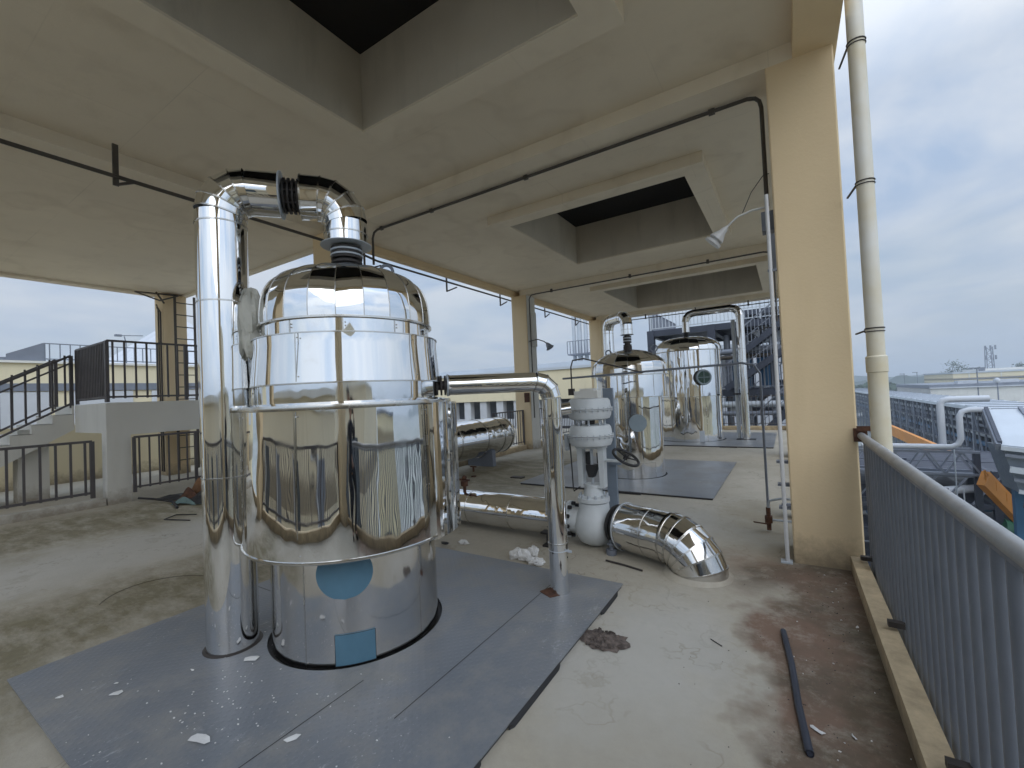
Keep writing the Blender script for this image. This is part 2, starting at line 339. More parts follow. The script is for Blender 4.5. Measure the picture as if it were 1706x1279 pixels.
    def poly(s, pts, thick, nrm=(0, 0, 1)):     # extruded polygon
        p = [V(x) for x in pts]; d = V(nrm).normalized() * thick; n = len(p)
        fs = [tuple(range(n)), tuple(range(2 * n - 1, n - 1, -1))] + [(i, i + n, (i + 1) % n + n, (i + 1) % n) for i in range(n)]
        return s.add(p + [x + d for x in p], fs)
    def blob(s, c, rx, ry, rz, seed=0, n=10, rough=.35):
        rnd = random.Random(seed); vs = []; fs = []; c = V(c); m = n * 2
        ph = [rnd.uniform(0, 6) for _ in range(6)]
        for i in range(n + 1):
            th = pi * i / n
            for k in range(m):
                a = 2 * pi * k / m
                q = 1 + rough * (sin(3 * a + ph[0]) * sin(2 * th + ph[1]) * .5 + sin(5 * a + ph[2] + 3 * th) * .35 + rnd.uniform(-.25, .25) * (0 < i < n))
                vs.append(c + V((rx * sin(th) * cos(a) * q, ry * sin(th) * sin(a) * q, rz * cos(th) * q)))
        for i in range(n):
            for k in range(m): fs.append((i * m + k, (i + 1) * m + k, (i + 1) * m + (k + 1) % m, i * m + (k + 1) % m))
        return s.add(vs, fs, False)
    def build(s, name, mat, parent=None, label=None):
        off = ORG.get(parent.name, V((0, 0, 0))) if parent else V((0, 0, 0))
        me = bpy.data.meshes.new(name); me.from_pydata([tuple(V(x) - off) for x in s.v], [], s.f)
        me.polygons.foreach_set('use_smooth', s.sm)
        me.materials.append(MT[mat] if isinstance(mat, str) else mat)
        me.validate(); me.update()
        o = bpy.data.objects.new(name, me); COL.objects.link(o)
        if parent: o.parent = parent; ORG[o.name] = off
        else: ORG[o.name] = V((0, 0, 0))
        if label: o['label'] = label
        return o
ORG = {}
def thing(name, label, cat, loc=(0, 0, 0), group=None):
    o = bpy.data.objects.new(name, None); COL.objects.link(o); o.location = loc; o.empty_display_size = .1
    o['label'] = label; o['category'] = cat
    if group: o['group'] = group
    ORG[o.name] = V(loc); return o
def tag(o, label, cat, group=None, kind=None):
    if kind: o['kind'] = kind
    if label: o['label'] = label
    if cat: o['category'] = cat
    if group: o['group'] = group
    return o
def recentre(o):                     # put a single-mesh thing's origin at its base
    vs = o.data.vertices; c = V((0, 0, 0))
    for v in vs: c += v.co
    c /= len(vs); c.z = min(v.co.z for v in vs)
    for v in vs: v.co -= c
    o.location = c; return o
def repeat(o, deltas):
    for d in deltas:
        c = o.copy(); COL.objects.link(c); c.location = o.location + V(d); ORG[c.name] = ORG[o.name]
# ---- mitred (gored) cladding pipe
def fillet(a, b, c, Rr, n):
    a, b, c = V(a), V(b), V(c); u = (a - b).normalized(); w = (c - b).normalized()
    ang = u.angle(w); L = Rr / math.tan(ang / 2); p = b + u * L; q = b + w * L
    ctr = b + (u + w).normalized() * (Rr / sin(ang / 2)); e0 = (p - ctr); e1 = (q - ctr); tot = e0.angle(e1); ax = e0.cross(e1).normalized()
    return [ctr + Matrix.Rotation(tot * k / n, 3, ax) @ e0 for k in range(n + 1)]
def clad(mb, beads, pts, r, n=40, bead=.006, skip=(), seam=None):
    pts = [V(p) for p in pts]; D = [(pts[i + 1] - pts[i]).normalized() for i in range(len(pts) - 1)]
    u = D[0].orthogonal().normalized()
    for i, d in enumerate(D):
        u = (u - d * u.dot(d)).normalized(); w = d.cross(u)
        na = (D[i - 1] + d).normalized() if i else d; nb = (d + D[i + 1]).normalized() if i < len(D) - 1 else d
        def ringpts(c, nn, rr, sh=0.):
            o = []
            for k in range(n):
                a = 2 * pi * k / n; e = u * (rr * cos(a)) + w * (rr * sin(a)); o.append(c + e + d * (-(e.dot(nn)) / d.dot(nn) + sh))
            return o
        A, B = ringpts(pts[i], na, r), ringpts(pts[i + 1], nb, r)
        mb.add(A + B, [(k, (k + 1) % n, (k + 1) % n + n, k + n) for k in range(n)], True)
        if i not in skip:
            h = bead
            b0 = ringpts(pts[i], na, r, 0); b1 = ringpts(pts[i], na, r * 1 + h * .6, 0); b2 = ringpts(pts[i], na, r + h * .6, h * 1.6); b3 = ringpts(pts[i], na, r, h * 1.6)
            beads.add(b0 + b1 + b2 + b3, [(k + j * n, (k + 1) % n + j * n, (k + 1) % n + (j + 1) * n, k + (j + 1) * n) for j in range(3) for k in range(n)], False)
        if seam is not None:                         # longitudinal lap with rivets
            L = (pts[i + 1] - pts[i]).length; a = seam + (i % 2) * .12; e = (u * cos(a) + w * sin(a))
            if L > .12:
                beads.obox((pts[i] + pts[i + 1]) / 2 + e * r, d * L / 2, d.cross(e) * .004, e * .0015)
                for q in range(max(2, int(L / .12))):
                    beads.blob(pts[i] + d * (.05 + .12 * q) + e * (r + .001), .004, .004, .004, 1, 4, 0)
def prof_curve(P, m=5):              # smooth the profile with Catmull-Rom
    o = []
    for i in range(len(P) - 1):
        p0 = P[max(i - 1, 0)]; p1 = P[i]; p2 = P[i + 1]; p3 = P[min(i + 2, len(P) - 1)]
        for k in range(m):
            t = k / m
            o.append(tuple(.5 * (2 * p1[j] + (p2[j] - p0[j]) * t + (2 * p0[j] - 5 * p1[j] + 4 * p2[j] - p3[j]) * t * t + (3 * p1[j] - p0[j] - 3 * p2[j] + p3[j]) * t ** 3) for j in (0, 1)))
    return o + [P[-1]]
# =================================================================== SETTING
ZB, ZS = 4.45, 4.60
g = MB().add([(-1300, -1300, -14), (1300, -1300, -14), (1300, 1300, -14), (-1300, 1300, -14)], [(0, 1, 2, 3)])
tag(g.build('ground', 'land'), None, None, kind='structure')
f = MB(); f.box(-17.2, .37, -1.75, 17.35, -.3, 0)
tag(f.build('floor', 'floor'), None, None, kind='structure')
hl = MB()
rnd = random.Random(3)
for (r0, h0, a0, a1, n, dz) in ((900, 17, -40, 60, 90, 1), (520, 14.2, 2, 17, 40, .6)):
    base = []; top = []; back = []
    for k in range(n + 1):
        a = R_(a0 + (a1 - a0) * k / n); hh = h0 + 3.5 * sin(k * .35) * dz + 2.5 * sin(k * .93 + 2) * dz + rnd.uniform(-.6, .6) - 14
        base.append((r0 * sin(a), r0 * cos(a), -14)); top.append(((r0 + 60) * sin(a), (r0 + 60) * cos(a), hh)); back.append(((r0 + 260) * sin(a), (r0 + 260) * cos(a), -14))
    m_ = n + 1
    hl.add(base + top + back, [(k, k + 1, k + 1 + m_, k + m_) for k in range(n)] + [(k + m_, k + 1 + m_, k + 1 + 2 * m_, k + 2 * m_) for k in range(n)], True)
tag(hl.build('hills', 'hills'), None, None, kind='structure')
# ---------------------------------------------------------- canopy building
bld = thing('rooftop_canopy', 'concrete canopy on yellow columns roofing the tank terrace, with square shaft openings', 'building', (-3, 5, 0))
X0, X1, Y0, Y1 = -6.75, .5, -1.72, 17.3
OPS = [(-3.68, -1.205, .1, 3.09), (-3.86, -1.04, 6.28, 9.1), (-4.4, -.5, 12.1, 15.6)]
sl = MB(); ys = Y0
for (a, b, c, d) in OPS:
    sl.box(X0 + .05, X1 - .05, ys, c - .1, ZS, 5.02); sl.box(X0 + .05, a - .1, c - .1, d + .1, ZS, 5.02); sl.box(b + .1, X1 - .05, c - .1, d + .1, ZS, 5.02); ys = d + .1
sl.box(X0 + .05, X1 - .05, ys, Y1 - .05, ZS, 5.02)
sl.box(-13.3, X0 + .0, Y0, 4.95, ZB + .05, 5.02)
sl.build('roof_slab', 'ceil', bld)
bm = MB()
for y in (-1.66, 4.586, 10.85, 16.85):
    MB().box(X0 + .30, .18, y, y + .45, ZB, ZS + .01).build('ceiling_beam', 'ceil', bld)
bm.box(X0 + .01, X0 + .34, Y0, 5.03, ZB + .004, ZS + .01)
bm.build('ceiling_beam', 'ceil', bld)
for (a, b, c, d) in OPS:
    w = .27; q = MB()
    q.box(a - w, a, c - w, d + w, ZB + .006, 5.3); q.box(b, b + w, c - w, d + w, ZB + .006, 5.3)
    q.box(a, b, c - w, c, ZB + .006, 5.3); q.box(a, b, d, d + w, ZB + .006, 5.3)
    so_ = q.build('opening_frame', 'ceil', bld)
    q = MB(); e = .004
    q.box(a, a + e, c + e, d - e, ZB + .03, 5.29); q.box(b - e, b, c + e, d - e, ZB + .03, 5.29); q.box(a, b, c, c + e, ZB + .03, 5.29); q.box(a, b, d - e, d, ZB + .03, 5.29)
    q.build('shaft_lining', 'shaft', so_)
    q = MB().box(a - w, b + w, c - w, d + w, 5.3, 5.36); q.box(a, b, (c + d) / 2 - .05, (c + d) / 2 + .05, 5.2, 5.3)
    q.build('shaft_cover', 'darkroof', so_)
eb = MB(); eb.box(.18, .5, Y0, Y1 + .02, ZB - .004, 5.15); eb.box(X0 - .004, X0 + .13, 5.02, Y1 + .02, ZB - .006, 5.15)
eb.box(X0 + .14, .17, Y1 - .04, Y1 + .02, ZB - .004, 5.15)
eb.build('edge_beam', 'yellow', bld)
q = MB(); q.box(-13.35, X0, 4.90, 5.02, ZB - .002, 5.15); q.box(-13.36, -13.1, Y0, 4.89, ZB - .002, 5.15); q.build('wing_edge_beam', 'ceil', bld)
def column(x, y, w=.5, h=ZB, mt='yellow'):
    c = MB(); b = .012
    pts = [(x + b, y), (x + w - b, y), (x + w, y + b), (x + w, y + w - b), (x + w - b, y + w), (x + b, y + w), (x, y + w - b), (x, y + b)]
    c.poly([(p[0], p[1], 0) for p in pts], h); return c.build('column', mt, bld)
for y in (-1.70, 4.586, 10.85, 16.8): column(-.03, y)
for y in (4.5, 10.85, 16.8): column(-6.75, y)
column(-13.35, 4.48); column(-13.35, -1.70); column(-6.75, -1.70)
MB().box(-6.249, -6.235, 10.87, 11.33, .0, ZB - .01).build('grey_face_panel', 'greywall', bld)  # thin sheet added to give the column's right face its grey tone
ow = MB(); ow.box(-17.2, .465, -1.76, 17.35, -14, -.31); ow.build('wall', 'paleyellow', bld)
# curbs
def curb(label, *bx, mt='yellow'):
    t = MB()
    for b in bx: t.box(*b)
    o = t.build('curb', mt); tag(o, label, 'curb'); return recentre(o)
curb('yellow painted concrete curb under the near grey railing', (.37, .47, -1.2, 4.58, -.3, .125))
curb('yellow curb behind the big right column, along the same roof edge', (.37, .47, 5.09, 10.84, -.3, .125), )
curb('yellow curb at the far end of the terrace beyond the third tank', (-6.24, -.04, 17.1, 17.28, 0, .13))
curb('cream curb along the terrace edge under the lying clad vessel', (-6.62, -6.42, 5.1, 10.84, 0, .13))
curb('cream curb between the two far columns left of the second tank', (-6.62, -6.42, 11.36, 16.79, 0, .13))
curb('pale curb at the foot of the low left railing', (-10.12, -9.97, -1.6, 2.6, 0, .13), mt='greywall')
# ---------------------------------------------------------- railings
def railing(label, p0, p1, z0, z1, sp, mat='darkrail', bw=.016, posts=2.0, toprail=.03, square=True, group=None, slope=0., name='railing', toplabel=None, topmat=None, low=True, extend=0):
    p0, p1 = V((*p0, 0)), V((*p1, 0)); L = (p1 - p0).length; d = (p1 - p0).normalized()
    t = thing(name, label, 'railing', (p0.x, p0.y, z0), group)
    zt = V((0, 0, 1)); s1 = V((0, 0, slope))
    a = MB()
    if square: a.bar(p0 + zt * z1, p1 + zt * z1 + s1, toprail, toprail)
    else: a.tube([p0 + zt * z1, p1 + zt * z1 + s1], toprail, 14)
    a.build('top_rail', topmat or mat, t)
    if low: MB().bar(p0 + zt * (z0 + .09), p1 + zt * (z0 + .09) + s1, bw * 1.3, bw * 1.3).build('bottom_rail', mat, t)
    nb = min(100, int(L / sp)); sp = L / nb
    b = MB(); b.obox(p0 + d * sp * .5 + zt * ((z0 + .06 - extend + z1) / 2), d * bw / 2, d.cross(zt) * bw * .5, zt * (z1 - z0 - .06 + extend) / 2)
    o = b.build('baluster', mat, t)
    repeat(o, [d * sp * k + s1 * ((k + .0) / nb) for k in range(1, nb)])
    if posts:
        n = max(1, round(L / posts)); q = MB().obox(p0 + zt * ((z0 + z1) / 2), d * bw * .95, d.cross(zt) * bw * .95, zt * (z1 - z0) / 2)
        o = q.build('post', mat, t); repeat(o, [d * L * k / n + s1 * (k / n) for k in range(1, n + 1)])
    return t
# near right railing: round bars outside the curb, fixed with brackets
t = thing('railing', 'grey near railing of close round bars with a thick pale handrail at the right', 'railing', (.49, 0, .1))
MB().tube([(.49, -1.25, 1.13), (.49, 4.60, 1.13)], .028, 18).build('top_rail', 'railtop', t)
b = MB().cyl((.515, 4.50, -.25), (.515, 4.50, 1.11), .0235, 12).build('baluster', 'greyrail', t); repeat(b, [(0, -.1135 * k, 0) for k in range(1, 51)])
MB().bar((.515, -1.2, 1.085), (.515, 4.58, 1.085), .05, .02).build('lower_rail', 'greyrail', t)
MB().bar((.515, -1.2, -.26), (.515, 4.58, -.26), .05, .03).build('bottom_rail', 'greyrail', t)
b = MB().obox((.475, 4.46, .16), (.05, 0, 0), (0, .02, 0), (0, 0, .016)).build('bracket', 'iron', t); repeat(b, [(0, -1.12 * k, 0) for k in range(1, 6)])
q = MB().box(.44, .53, 4.555, 4.584, 1.08, 1.19); q.box(.46, .56, 4.54, 4.556, 1.17, 1.21); q.build('wall_bracket', 'rust', t, 'rusty wall bracket')
railing('dark railing on the far side of the yellow column, along the right roof edge', (.45, 5.1), (.45, 10.8), .13, 1.15, .13, posts=1.9)
railing('dark railing across the far end of the terrace behind the third tank', (-6.2, 17.18), (-.05, 17.18), .13, 1.15, .12)
railing('dark railing by the end of the lying clad vessel, left of the middle column', (-6.5, 9.3), (-6.5, 10.84), .13, 1.12, .12, posts=1.5)
railing('dark railing beyond the valve between the middle and far columns', (-6.5, 11.36), (-6.5, 16.79), .13, 1.12, .13)
railing('low brown railing at the far left in front of the stairs', (-10.05, -1.4), (-10.05, 2.45), .16, 1.12, .17, bw=.03, toprail=.04, posts=1.5, name='railing')
railing('low brown railing seen through the grey portal beside the rag heap', (-9.93, 2.98), (-9.93, 4.9), .16, 1.14, .14, bw=.024, toprail=.04, posts=1.0)
railing('low brown railing right of the grey portal leading towards the inner corner column', (-9.9, 4.95), (-6.8, 4.95), .16, 1.14, .14, bw=.024, toprail=.04, posts=1.0)
curb('yellow curb across the near end of the terrace, behind the viewer', (-9.9, -.04, -1.72, -1.60, 0, .14))
railing('grey railing across the near end of the terrace, behind the viewer', (-6.2, -1.66), (-.05, -1.66), .14, 1.15, .12, mat='darkrail', bw=.026, toprail=.045, posts=1.5)
# ---------------------------------------------------------- stair with landing
st = thing('outdoor_stair', 'pale grey concrete stair and raised landing on a square portal at the left', 'stair', (-10.1, 2.8, 0))
q = MB(); q.box(-10.21, -9.97, 2.62, 2.95, 0, 1.77); q.box(-10.21, -9.972, 2.95, 6.2, 1.19, 1.768); q.box(-11.74, -10.21, 2.63, 2.95, 1.24, 1.768); q.box(-10.21, -9.97, 6.2, 6.5, 0, 1.77)
q.build('portal_frame', 'greywall', st)
MB().box(-12.9, -10.22, 2.951, 6.2, 1.62, 1.764).build('landing', 'greywall', st)
q = MB(); n = 9
for k in range(n):
    y1 = 2.62 - k * .27; z = 1.764 - (k + 1) * .165
    q.box(-12.9, -11.74, y1 - .27, y1, z - .01, z); q.add([(-11.74, y1, z), (-11.74, y1 - .27, z), (-11.74, y1 - .27, z - .22), (-11.74, y1, z - .22 + .0)], [(0, 1, 2, 3)])
    q.box(-12.9, -11.741, y1 - .03, y1 - .0, z - .0, z + .165)
slp = 1.764 - .0
q.poly([(-11.742, 2.62, 1.60), (-11.742, 2.62, 1.30), (-11.742, 2.62 - n * .27, 1.30 - n * .165), (-11.742, 2.62 - n * .27, 1.6 - n * .165)], -1.16, (1, 0, 0))
q.build('flight', 'greywall', st)
MB().box(-12.3, -11.9, 1.9, 2.3, 0, 1.35).build('support_wall', 'greywall', st)
railing('brown landing railing facing right on top of the grey portal', (-10.02, 2.66), (-10.02, 6.2), 1.78, 2.86, .155, bw=.026, toprail=.035, posts=1.2)
railing('dense brown landing railing end on above the stair head', (-11.7, 2.66), (-10.06, 2.66), 1.78, 2.84, .085, bw=.026, toprail=.035, posts=1.6)
for xx, lab in ((-11.80, 'sloping brown stair railing on the near side of the flight'), (-12.85, 'sloping brown stair railing on the far side of the flight')):
    railing(lab, (xx, 2.6), (xx, .17), 1.72, 2.74, .17, bw=.028, toprail=.04, slope=-1.48, posts=1.2)
    if xx > -12:
        o = MB().bar((xx + .05, 2.6, 2.60), (xx + .05, .17, 1.12), .03, .03).build('handrail', 'darkrail')
        tag(o, 'second slanting handrail just below the top rail of the near stair railing', 'handrail')
        recentre(o)
# pale wall under the stair and lower buildings behind
def building(name, label, loc, parts, cat='building', group=None):
    t = thing(name, label, cat, loc, group)
    for nm, mt, bxs in parts:
        q = MB()
        for b in bxs: q.box(*b)
        q.build(nm, mt, t)
    return t
q = MB().box(-14.5, -14.35, -1.7, 8.4, 0, 1.35); q.box(-14.52, -14.33, -1.7, 8.4, .0, .12)
o = q.build('low_wall', 'paleyellow'); tag(o, 'low pale yellow wall below and behind the left stair', 'wall'); recentre(o)
b1 = building('yellow_building', 'pale yellow flat roofed block behind the stair at the far left', (-26, 6, -14), [
    ('wall', 'paleyellow', [(-32, -22, -8, 14, -14, 3.42)]),
    ('roof_edge', 'greywall', [(-32.1, -21.9, -8.1, 14.1, 3.42, 3.5)]),
    ('dark_band', 'steelmid', [(-21.99, -21.93, -7, 13.5, 2.45, 2.72)])])
for k in range(9):
    MB().box(-21.985, -21.95, -6.6 + k * 2.3, -4.9 + k * 2.3, .9, 2.42).build('window', 'whitewall', b1)
railing('distant grey railing along the roof of the pale yellow block behind the stair', (-22.1, 4.2), (-22.1, 14), 3.5, 4.14, .26, mat='greyrail', bw=.03, toprail=.035, posts=3)
q = MB().box(-22.6, -22.15, 3.0, 4.1, 3.5, 3.62); q.poly([(-22.1, 3.3, 3.52), (-22.1, 4.18, 3.52), (-22.1, 4.18, 4.16), (-22.1, 3.3, 3.72)], .05, (1, 0, 0))
o = q.build('screen_panel', 'steelmid'); tag(o, 'solid grey screen panel sloping down at the left end of the distant roof railing', 'panel'); recentre(o)
t = thing('white_tent', 'pointed pale tent roof rising behind the ladder column', 'tent', (-44, 17, 2))
q = MB().add([(-40, 11.5, 4.9), (-40, 21, 4.9), (-49, 21, 4.9), (-49, 11.5, 4.9), (-44, 16.5, 9.6)], [(0, 1, 4), (1, 2, 4), (2, 3, 4), (3, 0, 4), (3, 2, 1, 0)]); q.build('roof', 'whitewall', t)
MB().box(-48.8, -40.2, 11.7, 20.8, -14, 4.85).build('wall', 'whitewall', t)
t = thing('floodlight_pole', 'thin floodlight pole on the roof of the pale yellow block', 'lamp', (-22.4, 6.4, 3.5))
MB().tube([(-22.4, 6.55, 3.5), (-22.4, 6.55, 4.35), (-22.4, 6.5, 4.62)], .02, 6).build('pole', 'steelmid', t)
q = MB().bar((-22.4, 6.3, 4.64), (-22.4, 7.1, 4.70), .03); q.box(-22.45, -22.3, 6.2, 6.4, 4.6, 4.68); q.build('lamp_head', 'steelmid', t)
t = thing('scaffold_ladder', 'pale blue scaffold ladder at the left picture edge behind the stair', 'ladder', (-21, 2.6, 1))
q = MB()
for y in (2.2, 2.75): q.bar((-21, y, -1), (-21, y, 3.3), .05)
q.build('stile', 'steelmid', t)
rg = MB().bar((-21, 2.2, 0), (-21, 2.75, 0), .03).build('rung', 'steelmid', t); repeat(rg, [(0, 0, .28 * k) for k in range(1, 12)])
# long building behind the middle column
b2 = building('long_parapet_building', 'long pale building with blue grey roof line seen behind the middle column', (-19, 24, -14), [
    ('upper_wall', 'paleyellow', [(-34, -8.2, 22, 34, 1.22, 2.86)]),
    ('roof', 'palesteel', [(-34.1, -8.1, 21.9, 34.1, 2.86, 3.0)]),
    ('roof_ridge', 'palesteel', [(-33, -9.3, 26, 33, 3.0, 3.55)]),
    ('lower_wall', 'steelmid', [(-33.8, -8.4, 23.4, 33.8, -14, 1.22)])])
pl = MB().box(-33.9, -33.4, 22.1, 22.5, -14, 1.22).build('pier', 'whitewall', b2); repeat(pl, [(1.25 * k, 0, 0) for k in range(1, 20)])
MB().box(-33.9, -8.3, 22.2, 22.5, -.3, .1).build('sill', 'whitewall', b2)
# =================================================================== TANK TERRACE
def floor_plate(label, x0, x1, y0, y1, c=None, r=0, z=.030, splits=()):
    t = thing('checker_plate', label, 'floor plate', (x0, y0, 0), 'checker plates under the tanks')
    q = MB(); n = 96
    if c:
        cx, cy = c; inn = []; outr = []
        angs = [2 * pi * k / n for k in range(n)]
        for a in angs:
            ca, sa = cos(a), sin(a); inn.append((cx + r * ca, cy + r * sa))
            tx = ((x1 - cx) / ca if ca > 1e-9 else (x0 - cx) / ca if ca < -1e-9 else 1e9); ty = ((y1 - cy) / sa if sa > 1e-9 else (y0 - cy) / sa if sa < -1e-9 else 1e9)
            tt = min(tx, ty); outr.append([cx + tt * ca, cy + tt * sa])
        for (px, py) in ((x0, y0), (x1, y0), (x1, y1), (x0, y1)):
            k = min(range(n), key=lambda i: (outr[i][0] - px) ** 2 + (outr[i][1] - py) ** 2); outr[k] = [px, py]
        vs = [(a, b, z) for a, b in inn] + [(a, b, z) for a, b in outr] + [(a, b, z - .008) for a, b in inn] + [(a, b, z - .008) for a, b in outr]
        fs = []
        for k in range(n):
            k2 = (k + 1) % n
            fs += [(k, k2, k2 + n, k + n), (k + 3 * n, k2 + 3 * n, k2 + 2 * n, k + 2 * n), (k, k + 2 * n, k2 + 2 * n, k2), (k + n, k2 + n, k2 + 3 * n, k + 3 * n)]
        q.add(vs, fs)
    else: q.box(x0, x1, y0, y1, z - .008, z)
    q.build('sheet', 'plate', t)
    if c:
        MB().lathe((cx, cy, 0), [(r - .06, .006), (r + .004, .006), (r + .004, z - .001)], 72).build('opening_shade', 'dark', t)  # black ring standing in for the darkness in the gap round the skirt
    fr = MB(); i = .012
    for b in ((x0 + i, x1 - i, y0 + i, y0 + .05), (x0 + i, x1 - i, y1 - .05, y1 - i), (x0 + i, x0 + .05, y0 + .05, y1 - .05), (x1 - .05, x1 - i, y0 + .05, y1 - .05)): fr.box(*b, 0, z - .0085)
    fr.build('shadow_frame', 'dark', t)  # plate frame, coloured black to act as the shadow under the sheet edge
    if splits:
        for (a, b) in splits: MB().bar((*a, z + .0006), (*b, z + .0006), .004, .0012).build('joint', 'dark', t)
    return t
T1, T2, T3 = (-2.69, 2.067), (-2.50, 8.08), (-2.511, 13.935)
p1_ = floor_plate('large blue grey checker plate with a round opening under the nearest tank', -4.04, -1.206, .585, 3.455, T1, .585,
            splits=[((-2.1, .6), (-2.1, 1.62)), ((-1.72, 1.5), (-1.72, 3.44)), ((-4.02, 2.02), (-3.24, 2.02))])
for (ya, yb) in ((.60, 1.10), (1.22, 1.52), (1.74, 2.30), (2.95, 3.32)):
    MB().add([(-1.2055, ya, .001), (-1.190, ya + .03, .001), (-1.194, yb - .04, .001), (-1.2055, yb, .001), (-1.2055, ya, .026), (-1.196, ya + .03, .012), (-1.198, yb - .04, .010), (-1.2055, yb, .026)], [(3, 2, 1, 0), (4, 5, 6, 7), (0, 1, 5, 4), (1, 2, 6, 5), (2, 3, 7, 6), (3, 0, 4, 7)]).build('edge_gap_shade', 'dark', p1_)  # black slivers standing in for shaded gaps along the right plate edge
floor_plate('smooth blue grey plate on the floor under the second tank', -4.1, -.95, 6.6, 9.86, T2, .59)
floor_plate('farthest blue grey plate under the third tank at the terrace end', -4.1, -.36, 12.3, 15.95, T3, .94)
q = MB().box(-2.35, -1.95, 6.55, 6.61, .0, .03); o = q.build('bearing_shim', 'dark'); tag(o, 'dark packing piece under the front edge of the second plate', 'packing piece'); recentre(o)
q = MB().box(-1.55, -1.15, 12.25, 12.31, .0, .03); o = q.build('bearing_shim', 'dark'); tag(o, 'dark packing piece under the front edge of the farthest plate', 'packing piece'); recentre(o)
q = MB().box(-3.75, -3.5, 3.0 + 3.3, 3.13 + 3.3, .0, .02); o = q.build('drain_grate', 'iron'); tag(o, 'small dark floor grate left of the second plate', 'grate'); recentre(o); o.location = (-4.45, 7.1, 0.001)

def gores(c, prof, n, mb, beads, a_off=0., gap=.9985):
    P = prof_curve(prof, 5)
    for k in range(n):
        a0 = a_off + 2 * pi * k / n; a1 = a0 + 2 * pi / n; vs = []
        for (r, z) in P:
            for j in range(4):
                a = a0 + (a1 - a0) * j / 3; fl = cos(pi / n) / cos(a - (a0 + a1) / 2)      # flatter than the true circle
                rr = r * (1 - .5 * (1 - fl)); vs.append((c[0] + rr * cos(a), c[1] + rr * sin(a), z))
        fs = [(i * 4 + j, i * 4 + j + 1, (i + 1) * 4 + j + 1, (i + 1) * 4 + j) for i in range(len(P) - 1) for j in range(3)]
        mb.add(vs, fs, True)
        sp = [(c[0] + (r + .0012) * cos(a0), c[1] + (r + .0012) * sin(a0), z + .001) for r, z in P]
        beads.tube(sp, .0028, 5)
def vseam(mb, c, r, z0, z1, angs, w=.007, rivets=True):
    for a in angs:
        e = V((cos(a), sin(a), 0)); tn = V((-sin(a), cos(a), 0))
        mb.obox(V((c[0], c[1], (z0 + z1) / 2)) + e * r, tn * w / 2, e * .0016, V((0, 0, (z1 - z0) / 2)))
        if rivets:
            for z in (z0 + .03, z1 - .03): mb.blob(V((c[0], c[1], z)) + e * (r + .001) + tn * .014, .0045, .0045, .0045, 1, 4, 0)
def lug(parent, p, r=.04, ax=(.8, -.6, 0)):
    q = MB().ring(V(p) + V((0, 0, r + .03)), r, .012, ax, 24, 8); q.obox(V(p) + V((0, 0, .0)), V(ax).normalized() * .012, V((-ax[1], ax[0], 0)).normalized() * .035, (0, 0, .04))
    q.build('lifting_lug', 'steelmid', parent)
# --- tank 1
t1 = thing('clad_tank', 'nearest and largest polished clad tank, with a wide jacket and blue disc', 'tank', (*T1, 0), 'polished clad tanks along the terrace')
c1 = (*T1, 0)
MB().lathe(c1, [(.555, .0), (.555, .72)], 128).build('skirt', 'chromef', t1)
q = MB().lathe(c1, [(.558, .012), (.558, .0), (.50, .0)], 96); vseam(q, c1, .556, .02, .68, (-1.25, .1, 2.2)); q.build('skirt_seam', 'bead', t1)
MB().lathe(c1, [(.60, .69), (.7085, .69), (.6945, 1.575)], 128).build('jacket', 'chromew', t1)
q = MB().lathe(c1, [(.704, .688), (.715, .688), (.717, .694), (.715, .704), (.708, .704)], 128)
q.lathe(c1, [(.693, 1.560), (.708, 1.560), (.712, 1.575), (.708, 1.592), (.68, 1.592)], 128); vseam(q, c1, .7045, .71, 1.555, (-1.9, -1.12, .0, 1.9)); q.build('jacket_rim', 'bead', t1)
MB().lathe(c1, [(.708, 1.588), (.625, 1.605)], 128).build('jacket_cover', 'chromef', t1)
MB().lathe(c1, [(.617, 1.59), (.617, 1.72)], 128).build('lower_band', 'chromew', t1)
q = MB().lathe(c1, [(.617, 1.716), (.640, 1.716), (.640, 1.724)], 128); q.lathe(c1, [(.626, 2.018), (.626, 2.026), (.57, 2.03)], 128)
q.lathe(c1, [(.571, 2.118), (.590, 2.116), (.590, 2.128), (.575, 2.132)], 128); vseam(q, c1, .638, 1.73, 2.02, (-1.15, .02, 1.2, 2.4, -2.3)); vseam(q, c1, .570, 2.035, 2.115, (-1.3, -.72, -.15, .45, 1.4, 2.4, -2.0)); q.build('shell_seam', 'bead', t1)
MB().lathe(c1, [(.640, 1.724), (.622, 1.96), (.622, 2.02)], 128).build('shell', 'chrome', t1)
MB().lathe(c1, [(.568, 2.02), (.568, 2.12)], 128).build('collar', 'chrome', t1)
dm, db = MB(), MB()
gores(c1, [(.578, 2.125), (.576, 2.22), (.556, 2.335), (.50, 2.43), (.395, 2.495), (.25, 2.54), (.10, 2.562)], 22, dm, db, .07)
d_ = dm.build('dome', 'chrome', t1); db.build('dome_seam', 'bead', d_)
q = MB().cyl((*T1, 2.55), (*T1, 2.615), .075, 32); q.build('nozzle', 'steelmid', t1)
lug(t1, (-2.50, 2.27, 2.49), .045)
a = -.80; e = V((cos(a), sin(a), 0)); tn = V((-sin(a), cos(a), 0))
vs = []; n = 40
for k in range(n):
    b = 2 * pi * k / n; u = .165 * cos(b); aa = a + u / .558; vs.append((T1[0] + .5585 * cos(aa), T1[1] + .5585 * sin(aa), .57 + .152 * sin(b)))
q = MB().add(vs + [(T1[0] + .556 * cos(a), T1[1] + .556 * sin(a), .53)], [(k, (k + 1) % n, n) for k in range(n)])
q.v[n] = (T1[0] + .5595 * cos(a), T1[1] + .5595 * sin(a), .53)
q = MB(); rows = 28
